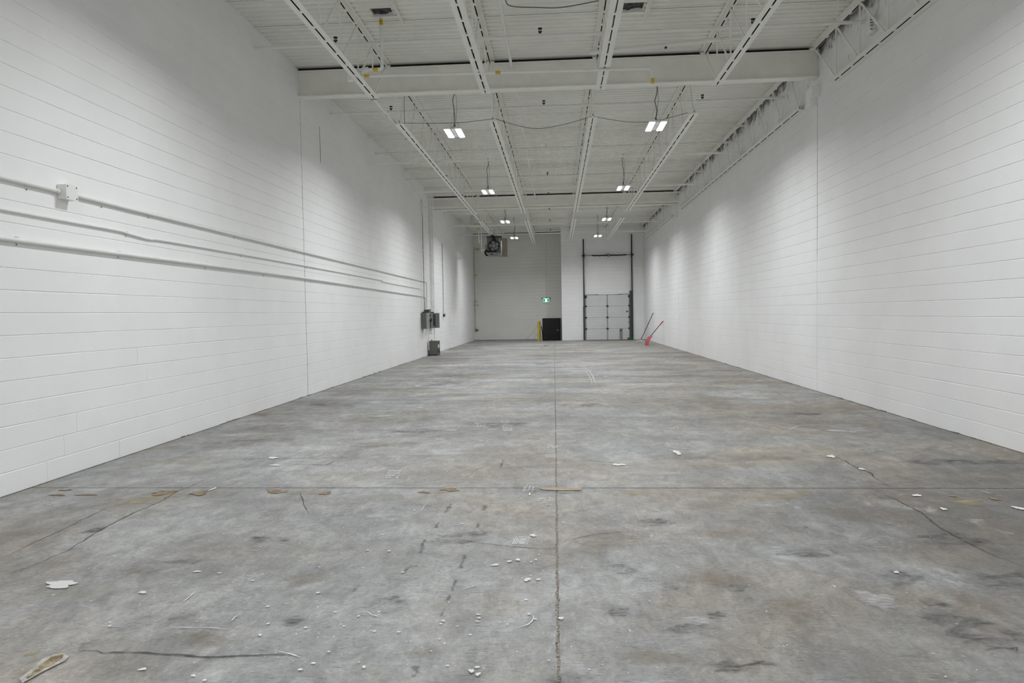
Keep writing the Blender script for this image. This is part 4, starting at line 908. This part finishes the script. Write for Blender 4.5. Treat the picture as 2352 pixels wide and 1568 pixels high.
g.obj('fan_blade_set', GALV, t)
for k in range(4):
    a = PI/4+PI/2*k; G().bar((fc[0], hy0-.03, fc[2]), (fc[0]+.30*math.cos(a), hy0+.0, fc[2]+.30*math.sin(a)), .012, .012).obj('guard_wire', BLACK, t)
g = G(); g.tube([(fc[0]-.0, hy0-.17, fc[2]), (fc[0], hy0-.16, fc[2]), (fc[0], hy0+.0, fc[2])], [.055, .075, .075], 18); g.obj('fan_motor', GALV, t, True)
g = G(); g.tube([(-3.09, hy0-.10, 5.27), (-3.09, hy0+.06, 5.27)], .085, 16); g.tube([(-3.09, hy0-.05, 5.27), (-3.02, hy0-.07, 5.20)], .05, 10); g.obj('vent_inducer', BLACK, t, True)
g = G(); g.box(hx0-.09, hx0-.005, hy0+.08, hy0+.30, 4.66, 5.02); g.obj('control_box', GREYLT, t)
g = G(); g.tube([(-3.47, hy0+.1, 4.74), (-3.52, hy0, 4.62), (-3.47, hy0-.02, 4.50), (-3.38, hy0-.02, 4.47)], .05, 10); g.tube([(-3.48, hy0, 4.66), (-3.2, hy0-.02, 4.68)], .03, 8); g.obj('gas_valve', BLACK, t, True)
for x in (hx0+.04, hx1-.04):
    for y in (hy0+.27, hy1-.08): G().tube([(x, y, 5.40), (x, y, DECK+.055)], .008, 6).obj('hanger_rod', STEEL, t)
G().box(hx1-.06, hx1-.035, hy0+.04, hy0+.049, 5.12, 5.30).obj('sticker', LABELW, t)
t.location = Vector(t.location) + Vector((.055, -.6, -.06))
t = thing('flue_pipe', 'fat white flue from the heater top to a capped tee hanging left of it', 'flue', (-4.08, 33.4, 5.7))
G().tube([(-4.08, 33.4, 5.72), (-4.08, 33.4, DECK-.008)], .088, 18).obj('stack', FLUE, t, True)
G().tube(spline([(-4.0, 33.4, 5.865), (-3.5, 33.45, 5.86), (-3.1, 33.52, 5.84), (-2.97, 33.55, 5.77), (-2.945, 33.55, 5.66), (-2.945, 33.55, 5.344)], 5), .082, 16).obj('elbow', FLUE, t, True)
for p in ((-4.08, 33.4, 6.10), (-2.945, 33.55, 5.55)): G().tube([(p[0], p[1], p[2]-.012), (p[0], p[1], p[2]+.012)], .094, 18).obj('seam_collar', FLUE, t, True)
t = thing('vent_pipe', 'white pipe hanging with a yellow collar left of the heater, the shorter', 'pipe', (-3.72, 33, 5.0))
G().tube([(-3.34, 33.0, 5.79), (-3.70, 33.0, 5.79), (-3.735, 33.0, 5.76), (-3.735, 33.0, 5.68), (-3.70, 33.0, 4.96)], .022, 10).obj('pipe', PIPE, t, True); G().tube([(-3.735, 33.0, 5.60), (-3.735, 33.0, 5.70)], .033, 10).obj('yellow_collar', YELLOW, t, True)
G().tube([(-3.70, 33.0, 5.08), (-3.63, 33.0, 5.08)], .02, 8).obj('stub', PIPE, t, True)
t = thing('drop_pipe', 'straight white pipe hanging just left of the heater, the longer', 'pipe', (-3.6, 33, 4.6))
G().tube([(-3.605, 33.07, 4.56), (-3.605, 33.07, DECK-.008)], .024, 10).obj('pipe', PIPE, t, True); G().tube([(-3.605, 33.07, 4.56), (-3.605, 33.07, 4.60)], .03, 10).obj('cap', PIPE, t, True)

# ================================================================ FAR WALL
t = thing('exit_sign', 'lit green running man exit sign on the grey wall over the black door', 'sign', (-.636, Y_FAR, 2.2))
ex0, ex1, ez0, ez1, ey = -.822, -.45, 2.20, 2.425, Y_FAR-.06
G().box(ex0-.01, ex1+.01, ey+.002, Y_FAR, ez0-.012, ez1+.012).obj('case', GREYDK, t)
G().box(ex0, ex1, ey-.002, ey+.001, ez0, ez1).obj('face', EXITW, t)
for x0, x1 in ((ex0+.018, ex0+.118), (ex1-.118, ex1-.018)): G().box(x0, x1, ey-.004, ey-.0022, ez0+.02, ez1-.025).obj('green_field', EXITG, t)
g = G(); mx = (ex0+ex1)/2; yy = ey-.005              # running figure between the two fields
g.tube([(mx+.012, yy+.002, 2.376), (mx+.012, yy, 2.376)], .014, 10)
for p, q, wd in (((mx+.004, 2.358), (mx-.006, 2.300), .020), ((mx+.002, 2.352), (mx+.036, 2.332), .009), ((mx, 2.352), (mx-.034, 2.330), .009), ((mx-.004, 2.300), (mx+.026, 2.272), .012), ((mx+.026, 2.272), (mx+.022, 2.236), .011), ((mx-.008, 2.300), (mx-.020, 2.262), .012), ((mx-.020, 2.262), (mx-.048, 2.250), .010)):
    g.bar((p[0], yy, p[1]), (q[0], yy, q[1]), .004, wd)
g.obj('running_figure', EXITG, t)
for x in (ex0-.03, ex1+.03):
    g = G(); g.tube([(x, ey+.02, ez1-.005), (x, ey-.05, ez1+.0)], [.022, .04], 12); g.box(x-.012, x+.012, ey, ey+.03, ez1-.02, ez1+.04); g.obj('emergency_head', GREYDK, t)
t = thing('conduit', 'thin grey conduit dropping to the exit sign on the far wall', 'conduit', (-.61, Y_FAR-.02, 2.44))
G().tube([(-.615, Y_FAR-.018, 2.437), (-.60, Y_FAR-.018, 6.30)], .010, 8).obj('tube', WALL_FAR, t, True); G().box(-.65, -.58, Y_FAR-.03, Y_FAR, 2.44, 2.48).obj('hub', GREYDK, t)

t = thing('guardrail', 'yellow post guardrail at the stair pit beside the black door', 'railing', (-1.05, 38.15, 0))
for y, x in ((38.15, -1.055), (39.35, -1.035), (40.45, -1.035)):
    g = G(); g.tube([(x, y, 0), (x, y, 1.085), (x, y, 1.09)], [.044, .044, .036], 14); g.obj('post', YELLOWP, t, True); G().box(x-.06, x+.02, y-.06, y+.06, 0, .012).obj('base_plate', YELLOWP, t)
for z in (1.03, .56): G().tube([(-1.05, 38.15, z), (-1.035, 40.45, z)], .026, 10).obj('rail', YELLOWP, t, True)
G().box(-1.10, -.88, 38.10, 38.16, .86, .895).obj('hook_bar', YELLOWP, t)
t = thing('handrail', 'dark stair handrail sloping down into the pit beside the yellow post', 'railing', (-.92, 38.3, .87))
G().tube([(-.885, 38.20, .835), (-.86, 38.6, .62), (-.83, 39.5, -.02), (-.83, 39.75, -.18)], .022, 10).obj('rail', GREYDK, t, True)
G().tube([(-.83, 39.75, -.18), (-.83, 39.75, -.95)], .02, 10).obj('post', GREYDK, t, True)

t = thing('floor_drain', 'small dark drain in the floor ahead of the black door', 'drain', (-.53, 32.4, 0))
g = G(); g.tube([(-.53, 32.4, -.01), (-.53, 32.4, .004)], .125, 24); g.obj('frame', IRON, t)
for k in range(5): G().box(-.53-.09, -.53+.09, 32.4-.07+.035*k-.006, 32.4-.07+.035*k+.006, .004, .007).obj('grate_bar', IRON, t)

# ================================================================ TOOLS BY THE RIGHT WALL
t = thing('broom', 'black handled floor broom with a white head leaning on the right wall', 'broom', (4.23, 35.3, 0))
p0, p1 = Vector((4.245, 35.29, .075)), Vector((XR-.022, 34.77, 1.47))
G().tube([p0, p1], .016, 10).obj('handle', BLACK, t, True); G().tube([p1-(p1-p0).normalized()*.05, p1], .019, 10).obj('grip', BLACK, t, True)
g = G(); g.box(4.02, 4.44, 35.24, 35.33, .035, .07); g.box(4.20, 4.28, 35.25, 35.32, .07, .10); g.obj('head', WHITEP, t)
g = G(); r = random.Random(2)
for i in range(26):
    x = 4.03+.4*i/25
    for y in (35.255, 35.285, 35.315): g.bar((x, y, .036), (x+r.uniform(-.015, .015), y+r.uniform(-.015, .015), 0), .009, .009)
stuff(g.obj('bristles', LABELW, t))
t = thing('snow_shovel', 'red snow shovel with black shaft and red grip leaning on the right wall', 'shovel', (4.12, 31.56, 0))
g = G(); n, mm = 9, 7; vv = {}
for i in range(n+1):                            # curved scoop standing on its cutting edge
    s = i/n; ang = .12+1.15*s
    for j in range(mm+1):
        u = j/mm*2-1; wd = .17-.02*s
        a = Vector((4.06+.21*s**1.7, 31.56-.02*s, .44*s**.95))
        q = a + Vector((.62*u*wd*.5, -u*wd*1.35, 0)) + Vector((-.055*(1-u*u), -.02*(1-u*u), 0))
        vv[i, j] = q
for i in range(n):
    for j in range(mm): g.face([vv[i, j], vv[i+1, j], vv[i+1, j+1], vv[i, j+1]])
for i in range(n):
    for j in range(mm): g.face([vv[i, j]+Vector((.008, .002, .003)), vv[i, j+1]+Vector((.008, .002, .003)), vv[i+1, j+1]+Vector((.008, .002, .003)), vv[i+1, j]+Vector((.008, .002, .003))])
g.obj('blade', REDW, t, True)
for j in (2, 5): G().tube([vv[i, j]+Vector((-.004, 0, 0)) for i in range(1, n)], .007, 6).obj('blade_rib', REDW, t)
s0, s1 = Vector((4.17, 31.55, .33)), Vector((XR-.075, 31.68, 1.02))
G().tube([s0, s0+(s1-s0)*.15], .024, 10).obj('socket', REDW, t, True); G().tube([s0+(s1-s0)*.08, s1], .0165, 10).obj('shaft', BLACK, t, True)
d = (s1-s0).normalized(); n_ = Vector((0, 1, 0)); n_ = (n_-d*n_.dot(d)).normalized()
G().tube([s1-d*.17, s1-d*.03, s1], [.02, .026, .03], 10).obj('grip_stem', RED, t, True)
G().tube(spline([s1, s1+n_*.05+d*.03, s1+n_*.055+d*.085, s1+d*.10, s1-n_*.055+d*.085, s1-n_*.05+d*.03, s1], 5), .017, 8).obj('d_grip', RED, t, True)
t = thing('rope_bundle', 'green rope bundle lying at the foot of the loading door', 'rope', (4.04, 38.25, 0))
g = G(); r = random.Random(9); P = []
for i in range(70):
    a = i*.55; R = .05+.09*r.random(); P.append((4.03+R*1.15*math.cos(a)+r.uniform(-.02, .02), 38.22+R*.5*math.sin(a), .018+.0019*i*r.uniform(.6, 1.1)))
g.tube(spline(P, 3), .012, 6); g.obj('coil', GREEN, t, True)
G().tube(spline([(3.93, 38.24, .02), (3.88, 38.2, .06), (3.92, 38.2, .13), (3.97, 38.22, .08)], 5), .010, 6).obj('loose_end', GREEN, t, True)

t = thing('strobe_box', 'white box with perforated front on right wall behind the joist', 'alarm', (XR, 10.85, 5.8))
G().box(XR-.11, XR-.004, 10.76, 10.93, 5.73, 5.90).obj('box', PIPE, t)
g = G(); g.face([(XR-.11, 10.76, 5.73), (XR-.11, 10.93, 5.73), (XR-.06, 10.93, 5.68), (XR-.06, 10.76, 5.68)]); g.box(XR-.07, XR-.004, 10.77, 10.92, 5.68, 5.728); g.obj('sounder', PIPE, t)
for z in (5.77, 5.81, 5.85): G().box(XR-.109, XR-.06, 10.752, 10.759, z, z+.008).obj('slot', GREYDK, t)
g = G(); g.tube(spline([(XR-.03, 10.85, 5.90), (XR-.02, 10.72, 6.02), (XR-.02, 10.78, 6.2), (XR-.02, 10.9, 6.31)], 6), .010, 8); g.obj('lead', PIPE, t, True)
